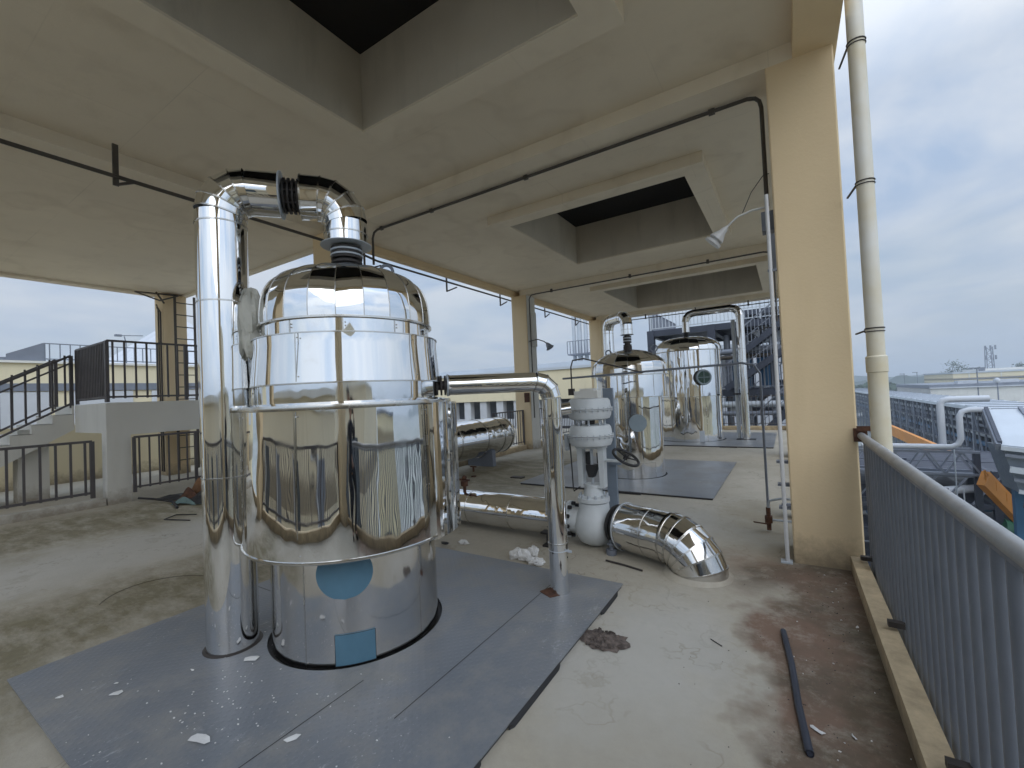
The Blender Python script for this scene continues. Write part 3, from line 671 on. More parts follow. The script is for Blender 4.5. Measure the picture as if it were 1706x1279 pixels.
for j in range(rows + 1):
    zc = .57 - .152 + .304 * j / rows; hw = .165 * math.sqrt(max(0, 1 - ((zc - .57) / .152) ** 2)) + .001
    for k in range(13):
        aa = a + (-hw + 2 * hw * k / 12) / .558; q.v.append((T1[0] + .5585 * cos(aa), T1[1] + .5585 * sin(aa), zc))
for j in range(rows):
    for k in range(12): q.f.append((j * 13 + k, j * 13 + k + 1, (j + 1) * 13 + k + 1, (j + 1) * 13 + k)); q.sm.append(True)
q.build('blue_disc', 'bluefilm', t1, 'round blue film covered patch on the skirt')
def patch(rr, a0, a1, z0, z1, nm, mt, c=c1, parent=None, label=None, frame=None):
    q = MB().lathe(c, [(rr, z0), (rr, z1)], 14, a0, a1); q.lathe(c, [(rr, z1), (rr - .004, z1)], 14, a0, a1); o = q.build(nm, mt, parent, label)
    if frame:
        b = MB(); w = .003
        for (A0, A1, Z0, Z1) in ((a0, a1, z0, z0 + w), (a0, a1, z1 - w, z1), (a0, a0 + w / rr, z0, z1), (a1 - w / rr, a1, z0, z1)): b.lathe(c, [(rr + .0015, Z0), (rr + .0015, Z1)], 14, A0, A1)
        b.build(nm + '_edge', frame, o)
    return o
patch(.5605, -.92, -.50, .03, .215, 'access_panel', 'bluefilm', c1, t1, 'blue film covered panel at the foot of the skirt', 'dark')
# boxed nozzle cover on the right of the jacket
q = MB(); a0, a1 = .02, .50
for (r0, r1, z0, z1) in ((.70, .765, .70, 1.57),):
    q.lathe(c1, [(r0, z0), (r1, z0), (r1, z1), (r0, z1)], 10, a0, a1, smooth=False)
    for aa in (a0, a1): q.add([(T1[0] + r * cos(aa), T1[1] + r * sin(aa), z) for r, z in ((r0, z0), (r1, z0), (r1, z1), (r0, z1))], [(0, 1, 2, 3)])
q.build('nozzle_box', 'chromew', t1)
# --- vapour pipe over tank 1
def over_pipe(label, base, top, r, ztop, Rb, gapt, ncoll, zcol, nseg=4, name='overhead_pipe', seam=.4, group='pipes looping over tank tops'):
    t = thing(name, label, 'pipe', (*base, 0), group)
    B, T = V((*base, 0)), V((*top, 0)); d = (T - B); L = d.length; d.normalize(); zt = V((0, 0, 1))
    m, b = MB(), MB()
    zs = [0.01, ztop * .37, ztop * .745, ztop - Rb - .08]
    clad(m, b, [B + zt * z for z in zs] + [B + zt * (ztop - Rb)], r, 48, seam=seam); m.build('riser', 'chrome', t)
    m = MB(); el = fillet(B, B + zt * ztop, T + zt * ztop, Rb, nseg)
    clad(m, b, el, r + .003, 48); m.build('left_bend', 'chrome', t)
    if gapt:
        g0, g1 = gapt
        m = MB(); clad(m, b, [el[-1], B + zt * ztop + d * g0], r, 48, skip=(0,), seam=1.2); m.build('cross_run', 'chrome', t)
        c0, c1_ = B + zt * ztop + d * g0, B + zt * ztop + d * g1
        q = MB().cyl(c0 - d * .004, c0 + d * .006, r + .012, 40); q.build('end_collar', 'palesteel', t)
        q = MB().cyl(c0, c1_, r * .55, 24)
        for k in range(4): p = c0 + (c1_ - c0) * ((k + .6) / 4.2); q.cyl(p, p + d * .012, r * .80, 32)
        for k in range(8): aa = k * pi / 4; u = V((-d.y, d.x, 0)) * cos(aa) + zt * sin(aa); q.cyl(c0 + d * .02 + u * r * .68, c1_ - d * .01 + u * r * .68, .008, 6)
        q.build('bellows_joint', 'iron', t)
        el2 = fillet(c1_, T + zt * ztop, T, Rb, nseg); m = MB(); clad(m, b, [c1_] + el2, r + .003, 48); m.build('right_bend', 'chrome', t)
        q = MB().cyl(c1_, c1_ + d * .002, r, 40); q.build('end_cap', 'chromef', t)
    else:
        el2 = fillet(B + zt * ztop, T + zt * ztop, T, Rb, nseg); m = MB(); clad(m, b, [el[-1], el2[0]], r, 40); m.build('cross_run', 'chrome', t)
        m = MB(); clad(m, b, el2, r + .003, 40); m.build('right_bend', 'chrome', t)
    z2 = ztop - Rb
    m = MB(); clad(m, b, [T + zt * z2, T + zt * (z2 - (z2 - zcol) * .5), T + zt * zcol], r, 48, skip=(0,), seam=2.0); m.build('drop', 'chrome', t)
    b.build('seam_band', 'bead', t)
    q = MB().cyl(T + zt * (zcol - .006), T + zt * zcol, r * 1.18, 40); q.build('lower_collar', 'palesteel', t)
    q = MB(); zl = ncoll
    q.cyl(T + zt * zl, T + zt * zcol, r * .5, 24); hh = zcol - zl
    for k in range(4): p = T + zt * (zl + hh * (.04 + .24 * k)); q.cyl(p, p + zt * hh * .10, r * .72, 32)
    q.build('flange_stack', 'iron', t)
    q = MB()
    for k in (1, 2): p = T + zt * (zl + hh * (.17 + .24 * k)); q.cyl(p, p + zt * hh * .085, r * .745, 32)
    q.build('flange_gasket', 'palesteel', t)
    return t
vp = over_pipe('thick polished pipe rising left of the nearest tank and looping over its top', (-3.197, 1.455), T1, .151, 3.078, .175, (.375, .50), 2.60, 2.745)
MB().lathe((-3.197, 1.455, 0), [(.172, .031), (.162, .036), (.153, .040)], 32).build('floor_seal', 'iron', vp)
q = MB().blob((-3.065, 1.575, 2.19), .085, .10, .19, 5, 14, .22); q.blob((-3.045, 1.56, 2.04), .06, .07, .12, 8, 10, .2)
o = q.build('wrapped_instrument', 'cream'); tag(o, 'cream wrapped bundle wedged between the thick riser and the nearest tank', 'wrapped instrument'); recentre(o)
# --- side outlet pipe of tank 1
sp_ = thing('outlet_pipe', 'slim polished pipe leaving the nearest tank sideways and dropping to its plate', 'pipe', (-1.598, 3.108, 0))
dT = V((.723, .690, 0)); P0 = V((*T1, 1.69)) + dT * .70; PC = V((-1.598, 3.108, 1.69)); zt = V((0, 0, 1))
m, b = MB(), MB(); el = fillet(P0, PC, V((-1.598, 3.108, 0)), .13, 3)
clad(m, b, [P0, el[0]], .076, 40, seam=.5); m.build('cross_run', 'chrome', sp_)
m = MB(); clad(m, b, el,  .078, 40); m.build('bend', 'chrome', sp_)
m = MB(); clad(m, b, [el[-1], V((-1.598, 3.108, 1.40)), V((-1.598, 3.108, .42)), V((-1.598, 3.108, .025))], .076, 40, seam=1.0); m.build('downleg', 'chromew', sp_)
b.build('seam_band', 'bead', sp_)
q = MB().cyl(P0 - dT * .012, P0, .083, 32); q.build('end_collar', 'palesteel', sp_)
q = MB().cyl(P0 - dT * .10, P0 - dT * .01, .035, 20)
for k in (.03, .06, .09): q.cyl(P0 - dT * k, P0 - dT * (k - .012), .075, 24)
q.build('flange', 'iron', sp_)
q = MB().ring((-1.598, 3.108, .36), .076, .003, (0, 0, 1), 32, 6); q.obox((-1.51, 3.10, .36), (.03, 0, 0), (0, .003, 0), (0, 0, .009)); q.build('strap', 'palesteel', sp_)
o = MB().poly([(-1.74, 3.03, .023), (-1.62, 2.97, .023), (-1.56, 3.05, .023), (-1.68, 3.16, .023)], .012).build('base_plate', 'rust', sp_)
# a second thinner riser behind it
s2 = thing('clad_riser', 'narrow polished riser standing just behind the slim outlet pipe', 'pipe', (-1.98, 3.75, 0))
m, b = MB(), MB(); clad(m, b, [V((-1.98, 3.75, .43)), V((-1.98, 3.75, 1.28)), V((-1.93, 3.78, 1.42)), V((-1.78, 3.86, 1.44))], .06, 32, seam=1.); m.build('run', 'chrome', s2); b.build('seam_band', 'bead', s2)
# --- big low pipe into the valve
bp = thing('low_main_pipe', 'thick polished pipe running low from the nearest tank to the white valve', 'pipe', (-3.0, 4.3, 0))
m, b = MB(), MB(); clad(m, b, [V((-5.6, 4.30, .235)), V((-4.6, 4.30, .235)), V((-3.35, 4.30, .235)), V((-2.75, 4.30, .235)), V((-2.19, 4.30, .235))], .195, 48, seam=.9); m.build('run', 'chromew', bp); b.build('seam_band', 'bead', bp)
MB().cyl((-2.19, 4.30, .235), (-2.186, 4.30, .235), .195, 40).build('end_cap', 'chromef', bp)
b4 = MB(); m = MB(); clad(m, b4, [V((-4.6, 4.75, .16)), V((-3.3, 4.75, .16)), V((-2.75, 4.75, .16))], .13, 36); m.build('companion_run', 'chrome', bp)
q = MB().cyl((-3.42, 4.22, .42), (-3.42, 4.22, .50), .02, 12); q.cyl((-3.42, 4.22, .50), (-3.42, 4.22, .56), .045, 16); q.bar((-3.50, 4.22, .575), (-3.34, 4.22, .575), .02); q.blob((-3.42, 4.22, .60), .03, .03, .03, 2, 6, .1)
o = q.build('drain_valve', 'rust'); tag(o, 'small rusty drain valve on top of the low main pipe', 'valve'); recentre(o)
q = MB().box(-2.24, -2.08, 4.0, 4.1, 0, .02); q.box(-2.2, -2.12, 4.02, 4.08, .02, .13); q.box(-2.26, -2.06, 4.0, 4.1, .13, .15)
o = q.build('pipe_support', 'dark'); tag(o, 'short black pipe support on the floor behind the slim outlet pipe', 'pipe support'); recentre(o)
# --- control valve
VX, VY = -1.77, 4.30
cv = thing('control_valve', 'white control valve with two stacked actuator drums, black handwheel and steel pipes', 'valve', (VX, VY, 0))
cc = (VX, VY, 0)
q = MB().lathe(cc, [(.0, .0), (.08, .005), (.16, .05), (.205, .14), (.213, .21), (.19, .31), (.158, .365), (.155, .44), (.15, .445)], 48)
q.cyl((VX - .26, VY, .235), (VX + .26, VY, .235), .13, 32)
q.build('body', 'white', cv)
q = MB()
for sx in (-1, 1): MB().cyl((VX + sx * .262, VY, .235), (VX + sx * .295, VY, .235), .19, 40).build('side_flange', 'white', cv)
for sx in (-1, 1):
    b = MB()
    for k in range(10): aa = 2 * pi * k / 10 + .2; b.cyl((VX + sx * .22, VY + .165 * cos(aa), .235 + .165 * sin(aa)), (VX + sx * .37, VY + .165 * cos(aa), .235 + .165 * sin(aa)), .012, 6); b.cyl((VX + sx * .225, VY + .165 * cos(aa), .235 + .165 * sin(aa)), (VX + sx * .26, VY + .165 * cos(aa), .235 + .165 * sin(aa)), .022, 6)
    b.build('flange_bolts', 'dark', cv)
q = MB().lathe(cc, [(.15, .455), (.165, .455), (.165, .495), (.14, .50), (.10, .51), (.095, .56), (.085, .60), (.09, .60), (.09, .63), (0, .63)], 40); q.build('bonnet', 'white', cv)
b = MB()
for k in range(12): aa = 2 * pi * k / 12; b.cyl((VX + .142 * cos(aa), VY + .142 * sin(aa), .49), (VX + .142 * cos(aa), VY + .142 * sin(aa), .53), .013, 6)
b.build('bonnet_bolts', 'palesteel', cv)
for sx in (-1, 1):
    q = MB().poly([(VX + sx * .095, VY - .05, .60), (VX + sx * .14, VY - .05, .60), (VX + sx * .145, VY - .05, 1.0), (VX + sx * .085, VY - .05, 1.0)], .10, (0, 1, 0)); q.build('yoke_leg', 'white', cv)
q = MB().box(VX - .15, VX + .15, VY - .07, VY + .07, 1.0, 1.03); q.build('yoke_plate', 'white', cv); MB().box(VX - .11, VX + .11, VY - .06, VY + .06, .60, .62).build('yoke_plate', 'white', cv)
q = MB().cyl((VX, VY, .62), (VX, VY, 1.02), .016, 16); q.build('stem', 'palesteel', cv)
q = MB().box(VX - .055, VX + .055, VY - .04, VY + .04, .77, .83); q.poly([(VX - .05, VY - .04, .77), (VX + .05, VY - .04, .77), (VX + .02, VY - .04, .70), (VX - .03, VY - .04, .70)], .08, (0, 1, 0)); q.box(VX - .07, VX - .03, VY + .0, VY + .04, .83, .96); q.box(VX + .05, VX + .08, VY + .01, VY + .04, .84, .95)
q.build('stem_clamp', 'dark', cv)
def drum(z0):
    q = MB().lathe(cc, [(0, z0), (.17, z0), (.205, z0 + .012), (.222, z0 + .05), (.226, z0 + .098)], 56); q.lathe(cc, [(.226, z0 + .098), (.240, z0 + .10), (.240, z0 + .108)], 56)
    q.lathe(cc, [(.240, z0 + .112), (.240, z0 + .120), (.224, z0 + .122), (.214, z0 + .195), (.195, z0 + .218), (0, z0 + .226)], 56)
    o = q.build('actuator_drum', 'white', cv)
    b = MB()
    for k in range(24): aa = 2 * pi * k / 24; b.cyl((VX + .233 * cos(aa), VY + .233 * sin(aa), z0 + .085), (VX + .233 * cos(aa), VY + .233 * sin(aa), z0 + .128), .008, 6)
    b.build('rim_bolts', 'palesteel', o)
    MB().lathe(cc, [(.2405, z0 + .108), (.2405, z0 + .112)], 56).build('rim_joint', 'dark', o)
drum(1.025); drum(1.30)
for k in range(8): aa = 2 * pi * k / 8 + .3; MB().cyl((VX + .15 * cos(aa), VY + .15 * sin(aa), 1.24), (VX + .15 * cos(aa), VY + .15 * sin(aa), 1.31), .012, 8).build('spacer_rod', 'palesteel', cv)
q = MB().cyl((VX, VY, 1.24), (VX, VY, 1.31), .05, 16); q.build('spacer_core', 'iron', cv)
q = MB().box(VX - .14, VX + .12, VY - .06, VY + .05, 1.525, 1.60); q.box(VX - .08, VX + .08, VY - .05, VY + .04, 1.60, 1.625); q.build('positioner', 'greywall', cv)
MB().box(VX - .20, VX - .145, VY - .07, VY - .02, 1.56, 1.63).build('signal_box', 'iron', cv)
MB().tube([(VX - .17, VY - .04, 1.63), (VX - .17, VY - .04, 1.86), (VX - .15, VY - .03, 1.93), (VX - .08, VY + .1, 1.95), (VX + .3, 5.30, 1.79)], .008, 8).build('signal_tube', 'iron', cv)
MB().tube([(VX - .215, VY - .06, 1.05), (VX - .20, VY - .08, .98), (VX - .185, VY - .1, .80), (VX - .18, VY - .1, .60), (VX - .165, VY - .12, .565), (VX - .10, VY - .10, .61)], .0075, 8).build('air_tube', 'dark', cv)
q = MB().cyl((VX - .25, VY - .05, 1.02), (VX - .25, VY - .05, 1.15), .028, 14); q.blob((VX - .25, VY - .05, 1.0), .03, .03, .03, 1, 8, 0); q.build('air_filter', 'palesteel', cv)
wc = V((VX + .37, VY - .02, .92)); wa = V((.52, -.12, .84)).normalized()
hw_ = MB().ring(wc, .135, .014, wa, 40, 10)
X = wa.orthogonal().normalized(); Y = wa.cross(X)
for k in range(3): aa = 2 * pi * k / 3; hw_.cyl(wc, wc + (X * cos(aa) + Y * sin(aa)) * .13, .007, 6)
hw_.cyl(wc - wa * .02, wc + wa * .03, .022, 12); hh_ = hw_.build('handwheel', 'dark', cv)
MB().tube([wc, wc - wa * .05, (VX + .15, VY, .88), (VX + .12, VY, .88)], .016, 10).build('handwheel_shaft', 'white', cv)
# post beside the valve
ps = thing('steel_post', 'flat blue grey steel post standing right behind the white valve', 'post', (-1.70, 4.62, 0))
q = MB().box(-1.735, -1.625, 4.62, 4.66, 0, 1.62); q.build('stanchion', 'bluegrey', ps)
MB().box(-1.80, -1.56, 4.56, 4.72, 0, .012).build('foot_plate', 'bluegrey', ps)
q = MB().bar((-1.68, 4.60, .80), (-1.56, 4.60, .80), .03); q.build('arm', 'bluegrey', ps)
# --- elbow to the floor
eb_ = thing('floor_elbow', 'wide polished elbow bending from the white valve down into the floor', 'pipe', (-.70, 3.98, 0))
A = V((-1.42, 4.24, .245)); Bc = V((-.705, 3.975, .245)); m, b = MB(), MB()
hd = (Bc - A).normalized(); el = fillet(A, Bc, V((-.705, 3.975, -1)), .275, 6)
clad(m, b, [A, A + hd * .30, el[0]], .222, 56, seam=2.2); m.build('straight', 'chromef', eb_)
m = MB(); clad(m, b, el + [el[-1] + V((0, 0, -.06))], .225, 56, bead=.009); m.build('bend', 'chromef', eb_); b.build('seam_band', 'bead', eb_)
q = MB().cyl(A - hd * .006, A + hd * .004, .232, 48); q.build('end_ring', 'palesteel', eb_)
q = MB().cyl(A - hd * .075, A - hd * .008, .165, 36); q.cyl(A - hd * .11, A - hd * .075, .195, 36); q.cyl(A - hd * .045, A - hd * .02, .21, 36); q.build('flange', 'dark', eb_)
q = MB(); n = 64; prf = [(.285, .001), (.262, .016), (.243, .03), (.22, .032)]
cx, cy = -.735, 3.985
q.lathe((cx, cy, 0), prf, n); q.build('floor_seal', 'floor', eb_)
q = MB().cyl((-1.53, 4.10, .0), (-1.53, 4.10, .05), .05, 16); q.cyl((-1.53, 4.10, .05), (-1.53, 4.10, .14), .018, 12); q.ring((-1.53, 4.10, .10), .03, .01)
o = q.build('drain_plug', 'steelmid'); tag(o, 'small grey drain fitting under the flange between valve and elbow', 'drain'); recentre(o)

# --- tank 2
t2 = thing('clad_tank', 'second polished clad tank in the middle with a pale blue disc on its side', 'tank', (*T2, 0), 'polished clad tanks along the terrace')
c2 = (*T2, 0)
MB().lathe(c2, [(.565, 0), (.56, .55), (.56, 1.45)], 96).build('skirt', 'chromew', t2)
MB().lathe(c2, [(.655, 1.45), (.65, 1.84)], 96).build('shell', 'chrome', t2)
q = MB().lathe(c2, [(.56, 1.445), (.66, 1.445), (.66, 1.46)], 96); q.lathe(c2, [(.65, 1.835), (.70, 1.838), (.70, 1.85)], 96); vseam(q, c2, .654, 1.47, 1.83, (-1.6, -1.1, -.6, -.1), .01, False); vseam(q, c2, .562, .56, 1.44, (-1.7, -.95, -.2), .01, False); q.build('shell_seam', 'bead', t2)
dm, db = MB(), MB(); gores(c2, [(.68, 1.85), (.67, 2.00), (.62, 2.11), (.47, 2.22), (.30, 2.29), (.08, 2.33)], 18, dm, db, .1)
d_ = dm.build('dome', 'chromef', t2); db.build('dome_seam', 'bead', d_)
lug(t2, (-2.85, 8.0, 2.22), .05, (.2, -1, 0)); lug(t2, (-2.05, 8.2, 2.24), .06, (.2, -1, 0))
MB().cyl((*T2, 2.31), (*T2, 2.40), .08, 20).build('nozzle', 'iron', t2)
a = -1.12; e = V((cos(a), sin(a), 0)); pc = V((*T2, 1.01)) + e * .53
MB().cyl(pc, pc + e * .16, .145, 32).build('manhole_neck', 'dark', t2)
MB().cyl(pc + e * .16, pc + e * .172, .15, 32).build('manhole_cover', 'palefilm', t2, 'round pale blue film covered manhole lid')
patch(.568, -1.25, -.55, .02, .30, 'access_panel', 'chromef', c2, t2, None, 'bead')
over_pipe('thin polished pipe looping over the top of the second tank', (-3.02, 8.52), T2, .105, 2.98, .17, None, 2.40, 2.62, 3, seam=None)
# --- tank 3
t3 = thing('clad_tank', 'farthest and widest polished clad tank with a dark green porthole', 'tank', (*T3, 0), 'polished clad tanks along the terrace')
c3 = (*T3, 0)
MB().lathe(c3, [(.90, 0), (.895, 1.3)], 96).build('skirt', 'chromew', t3)
MB().lathe(c3, [(.91, 1.3), (.90, 2.14), (.93, 2.14), (.93, 2.62)], 96).build('shell', 'chromew', t3)
q = MB().lathe(c3, [(.895, 1.295), (.917, 1.295), (.917, 1.31)], 96); q.lathe(c3, [(.93, 2.13), (.945, 2.13), (.945, 2.15)], 96); q.lathe(c3, [(.93, 2.61), (.955, 2.61), (.945, 2.63)], 96)
vseam(q, c3, .913, 1.32, 2.12, (-1.9, -1.45, -1.0, -.5), .012, False); vseam(q, c3, .933, 2.16, 2.6, (-1.7, -1.2, -.7), .012, False); vseam(q, c3, .90, .02, 1.29, (-1.6, -.9), .012, False); q.build('shell_seam', 'bead', t3)
dm, db = MB(), MB(); gores(c3, [(.94, 2.62), (.92, 2.76), (.83, 2.90), (.62, 3.01), (.35, 3.06), (.09, 3.08)], 22, dm, db, .1)
d_ = dm.build('dome', 'chrome', t3); db.build('dome_seam', 'bead', d_)
a = -1.02; e = V((cos(a), sin(a), 0)); pc = V((*T3, 1.83)) + e * .88
MB().cyl(pc, pc + e * .20, .215, 32).build('manhole_neck', 'dark', t3)
MB().ring(pc + e * .20, .19, .03, e, 36, 8).build('porthole_rim', 'palefilm', t3)
o = MB().cyl(pc + e * .2, pc + e * .21, .17, 32).build('porthole_glass', 'green', t3)
tn = V((-e.y, e.x, 0)); q = MB().bar(pc + e * .215 - tn * .165, pc + e * .215 + tn * .165, .014); q.bar(pc + e * .215 - zt * .165, pc + e * .215 + zt * .165, .014); q.build('cross_bar', 'palefilm', t3)
patch(.905, -1.16, -1.0, .02, .34, 'access_panel', 'palesteel', c3, t3)
p3 = thing('overhead_pipe', 'tall pale clad pipe arching from the third tank top down to its plate', 'pipe', (-1.02, 13.95, 0), 'pipes looping over tank tops')
m, b = MB(), MB(); TT = V((*T3, 0)); E3 = V((-1.05, 13.9, 0)); ZT3 = 3.78
pts = [TT + zt * 3.22] + fillet(TT, TT + zt * ZT3, E3 + zt * ZT3, .24, 3) + fillet(TT + zt * ZT3, E3 + zt * ZT3, E3, .24, 3) + [E3 + zt * 2.6, E3 + zt * 1.4, E3 + zt * .03]
clad(m, b, pts, .105, 32); m.build('run', 'chromef', p3); b.build('seam_band', 'bead', p3)
MB().cyl(TT + zt * 3.05, TT + zt * 3.22, .07, 16).build('flange', 'dark', p3)
MB().tube([(-1.24, 14.0, .05), (-1.24, 14.0, 3.45)], .055, 14).build('companion_riser', 'palesteel', p3)
q = MB().box(-1.30, -.82, 13.78, 14.1, .022, .04); q.build('base_plate', 'dark', p3); MB().box(-1.32, -.93, 13.86, 14.02, 1.30, 1.34).build('clamp', 'dark', p3)

# --- lying vessel by the left curb
lv = thing('lying_vessel', 'polished clad vessel lying along the left terrace edge, rounded end towards the middle column', 'vessel', (-6.02, 7, .05))
Rl, zc, xc = .42, .64, -6.0
m = MB().lathe((xc, 5.3, zc), [(Rl, 0), (Rl, 3.15)], 64, axis=(0, 1, 0)); m.build('shell', 'chromew', lv)
m = MB().lathe((xc, 8.45, zc), [(Rl + .004, 0), (Rl, .34), (Rl * .96, .46), (Rl * .8, .55), (Rl * .45, .60), (0, .615)], 64, axis=(0, 1, 0)); m.build('end_cap', 'chromef', lv)
q = MB(); [q.lathe((xc, y, zc), [(Rl, 0), (Rl + .012, .0), (Rl + .012, .02), (Rl, .02)], 64, axis=(0, 1, 0)) for y in (5.9, 6.9, 7.8, 8.45, 8.79)]; q.build('seam_band', 'bead', lv)
for y in (5.8, 8.0): MB().box(xc - .35, xc + .35, y, y + .12, 0, .36).build('saddle', 'steelmid', lv)
q = MB().cyl((-5.35, 6.9, .1), (-5.35, 6.9, .2), .02, 8); q.bar((-5.42, 6.9, .2), (-5.28, 6.9, .2), .025); q.cyl((-5.35, 6.9, 0), (-5.35, 6.9, .02), .05, 12)
o = q.build('drain_valve', 'rust'); tag(o, 'small rusty valve on the floor in front of the lying vessel', 'valve'); recentre(o)
# =================================================================== CEILING PIPES, LAMPS
def hangers(t, pts, mat='brown', drop=.12, w=.02):
    q = None
    for p in pts:
        p = V(p); m = MB().bar(p + V((0, 0, -.03)), p + V((0, 0, drop)), w, w); m.box(p.x - .03, p.x + .03, p.y - .02, p.y + .02, p.z - .028, p.z + .022)
        m.build('pipe_clip', mat, t)
t = thing('ceiling_pipe', 'brown pipe along the left canopy edge from the front corner to the far end', 'pipe', (-6.5, 5, 4.3))
MB().tube([(-5.93, -1.6, 4.12), (-5.93, 4.1, 4.10), (-6.3, 5.0, 4.24), (-6.75, 5.9, 4.36), (-6.83, 17.2, 4.36)], .022, 10).build('run', 'brown', t)
for y, L in ((1.69, .42), (-1.0, .42)):
    q = MB().bar((-5.96, y, 4.02), (-5.96, y, 4.47), .05, .02); q.bar((-5.96, y, 4.03), (-5.93, y + .16, 4.11), .025); q.build('hanger', 'brown', t)
for y in (5.6, 8.0, 10.3, 13, 15.5):
    q = MB().bar((-6.77, y, 4.12), (-6.77, y, 4.60), .03); q.bar((-6.77, y, 4.13), (-6.83, y + .45, 4.32), .028); q.build('hanger', 'brown', t)
t = thing('ceiling_pipe', 'brown pipe crossing under the nearest ceiling beam and turning down the right column', 'pipe', (-3, 4.95, 4.4))
px = [(-5.72, 4.92, 3.86), (-5.72, 4.92, 4.30), (-5.68, 4.92, 4.39), (-5.60, 4.92, 4.42)] + [(-.20, 4.92, 4.42), (-.13, 4.92, 4.40), (-.095, 4.92, 4.36), (-.08, 4.90, 4.28), (-.08, 4.88, 3.30)]
MB().tube(px, .019, 10).build('run', 'brown', t); hangers(t, [(x, 4.92, 4.42) for x in (-5.5, -4.4, -2.75, -.52)], drop=.04)
t = thing('ceiling_pipe', 'thin brown pipe crossing beneath the second ceiling beam', 'pipe', (-3, 10.9, 4.4))
MB().tube([(-6.12, 10.82, .9), (-6.12, 10.82, 4.3), (-6.05, 10.82, 4.40), (-5.9, 10.82, 4.41), (-.30, 10.82, 4.41), (-.18, 10.82, 4.38), (-.12, 10.82, 4.3), (-.12, 10.82, 2.9)], .017, 8).build('run', 'brown', t); hangers(t, [(x, 10.82, 4.41) for x in (-5.4, -3.2, -1.4)], drop=.06, w=.05)
t = thing('ceiling_pipe', 'thin brown pipe below the far edge beam of the canopy', 'pipe', (-3, 17.3, 4.4))
MB().tube([(-6.0, 17.0, 4.30), (-.1, 17.0, 4.30)], .017, 8).build('run', 'brown', t); hangers(t, [(x, 17.0, 4.30) for x in (-4.5, -2.7, -1.0)], drop=.15, w=.04)
t = thing('sample_pipe', 'thin grey pipe crossing in front of the tanks and dropping beside the right column', 'pipe', (-.25, 5.43, 0))
MB().tube([(-2.6, 5.43, 1.78), (-.42, 5.43, 1.83), (-.30, 5.43, 1.80), (-.245, 5.43, 1.70), (-.245, 5.43, .22)], .013, 8).build('run', 'steelmid', t)
q = MB().cyl((-.245, 5.43, .02), (-.245, 5.43, .26), .022, 10); q.box(-.28, -.21, 5.40, 5.46, .10, .17); q.bar((-.25, 5.40, .09), (-.38, 5.32, .12), .018, .012); q.build('tap', 'rust', t)
MB().tube([(-.245, 5.43, .24), (-.23, 5.40, .34), (-.12, 5.36, .38), (.0, 5.35, .38)], .012, 8).build('branch', 'palesteel', t)
MB().tube([(-.22, 5.43, .13), (-.0, 5.43, .13)], .012, 8).build('tie', 'palesteel', t)
t = thing('white_conduit', 'thin white vertical conduit standing against the left side of the right column', 'pipe', (-.078, 4.56, 0))
MB().tube([(-.078, 4.575, .01), (-.078, 4.575, 3.30)], .017, 12).build('tube', 'pvc', t)
for z in (.5, 1.5, 2.6): MB().box(-.10, -.03, 4.565, 4.60, z, z + .02).build('clip', 'steelmid', t)
MB().box(-.13, -.04, 4.53, 4.62, 0, .012).build('foot', 'palesteel', t)
q = MB().box(-.13, -.03, 4.72, 4.86, 3.02, 3.2); o = q.build('junction_box', 'steelmid'); tag(o, 'grey junction box high on the left side of the right column', 'junction box'); recentre(o)
q = MB().box(-.11, -.03, 5.6, 5.75, 2.85, 3.25); o = q.build('cable_box', 'steelmid'); tag(o, 'grey cable box behind the white conduit at the second ceiling pipe', 'junction box'); recentre(o)
t = thing('valve_rack', 'small rack of short grey pipe stubs low behind the right column', 'pipe rack', (-.1, 6.2, 0))
for k in range(3):
    MB().box(-.16, .0, 6.05, 6.15, .1 + k * .27, .13 + k * .27).build('shelf', 'steelmid', t)
MB().box(-.02, .02, 6.0, 6.2, 0, .75).build('upright', 'steelmid', t)
t = thing('wall_lamp', 'white lamp head on a bent arm high beside the right column', 'lamp', (-.1, 4.75, 3.2))
MB().tube([(-.10, 4.75, 3.25), (-.20, 4.72, 3.24), (-.33, 4.70, 3.20), (-.43, 4.70, 3.12)], .011, 8).build('arm', 'pvc', t)
hd_ = V((-.43, 4.70, 3.12)); ad = V((-.62, -.05, -.62)).normalized()
MB().lathe(hd_, [(.012, -.02), (.02, .0), (.03, .02), (.034, .05), (.062, .10), (.072, .125), (.070, .13)], 28, axis=ad).build('reflector', 'pvc', t)
MB().lathe(hd_, [(.072, .132), (.050, .137), (.050, .15), (.080, .155), (.083, .18), (.0, .186)], 28, axis=ad).build('lens_ring', 'pvc', t)
MB().tube([(-.28, 4.70, 3.23), (-.20, 4.74, 3.42), (-.10, 4.82, 3.58), (-.05, 4.9, 3.62)], .004, 6).build('cable', 'dark', t)
t = thing('wall_lamp', 'small dark lamp on a thin arm right of the middle column', 'lamp', (-5.9, 11.1, 3.1))
MB().tube([(-6.22, 10.9, 3.10), (-5.95, 10.9, 3.13), (-5.75, 10.9, 3.05), (-5.66, 10.9, 2.98)], .014, 8).build('arm', 'iron', t)
MB().lathe((-5.66, 10.9, 2.99), [(.02, -.02), (.05, .03), (.10, .16), (.12, .17), (0, .18)], 24, axis=(.55, 0, -.8)).build('lamp_shade', 'steelmid', t)
q = MB().box(-6.235, -6.12, 10.98, 11.18, 2.95, 3.95); o = q.build('cable_tray', 'greywall'); tag(o, 'tall grey cable box on the upper middle column', 'junction box'); recentre(o)
q = MB().box(-6.3, -6.24, 10.6, 10.8, 1.35, 1.62); o = q.build('call_box', 'rust'); tag(o, 'small dark red box on the middle column at head height', 'box'); recentre(o)
t = thing('wall_lamp', 'grey floodlight hanging in front of the distant steel stairs', 'lamp', (-.9, 17, 3.2))
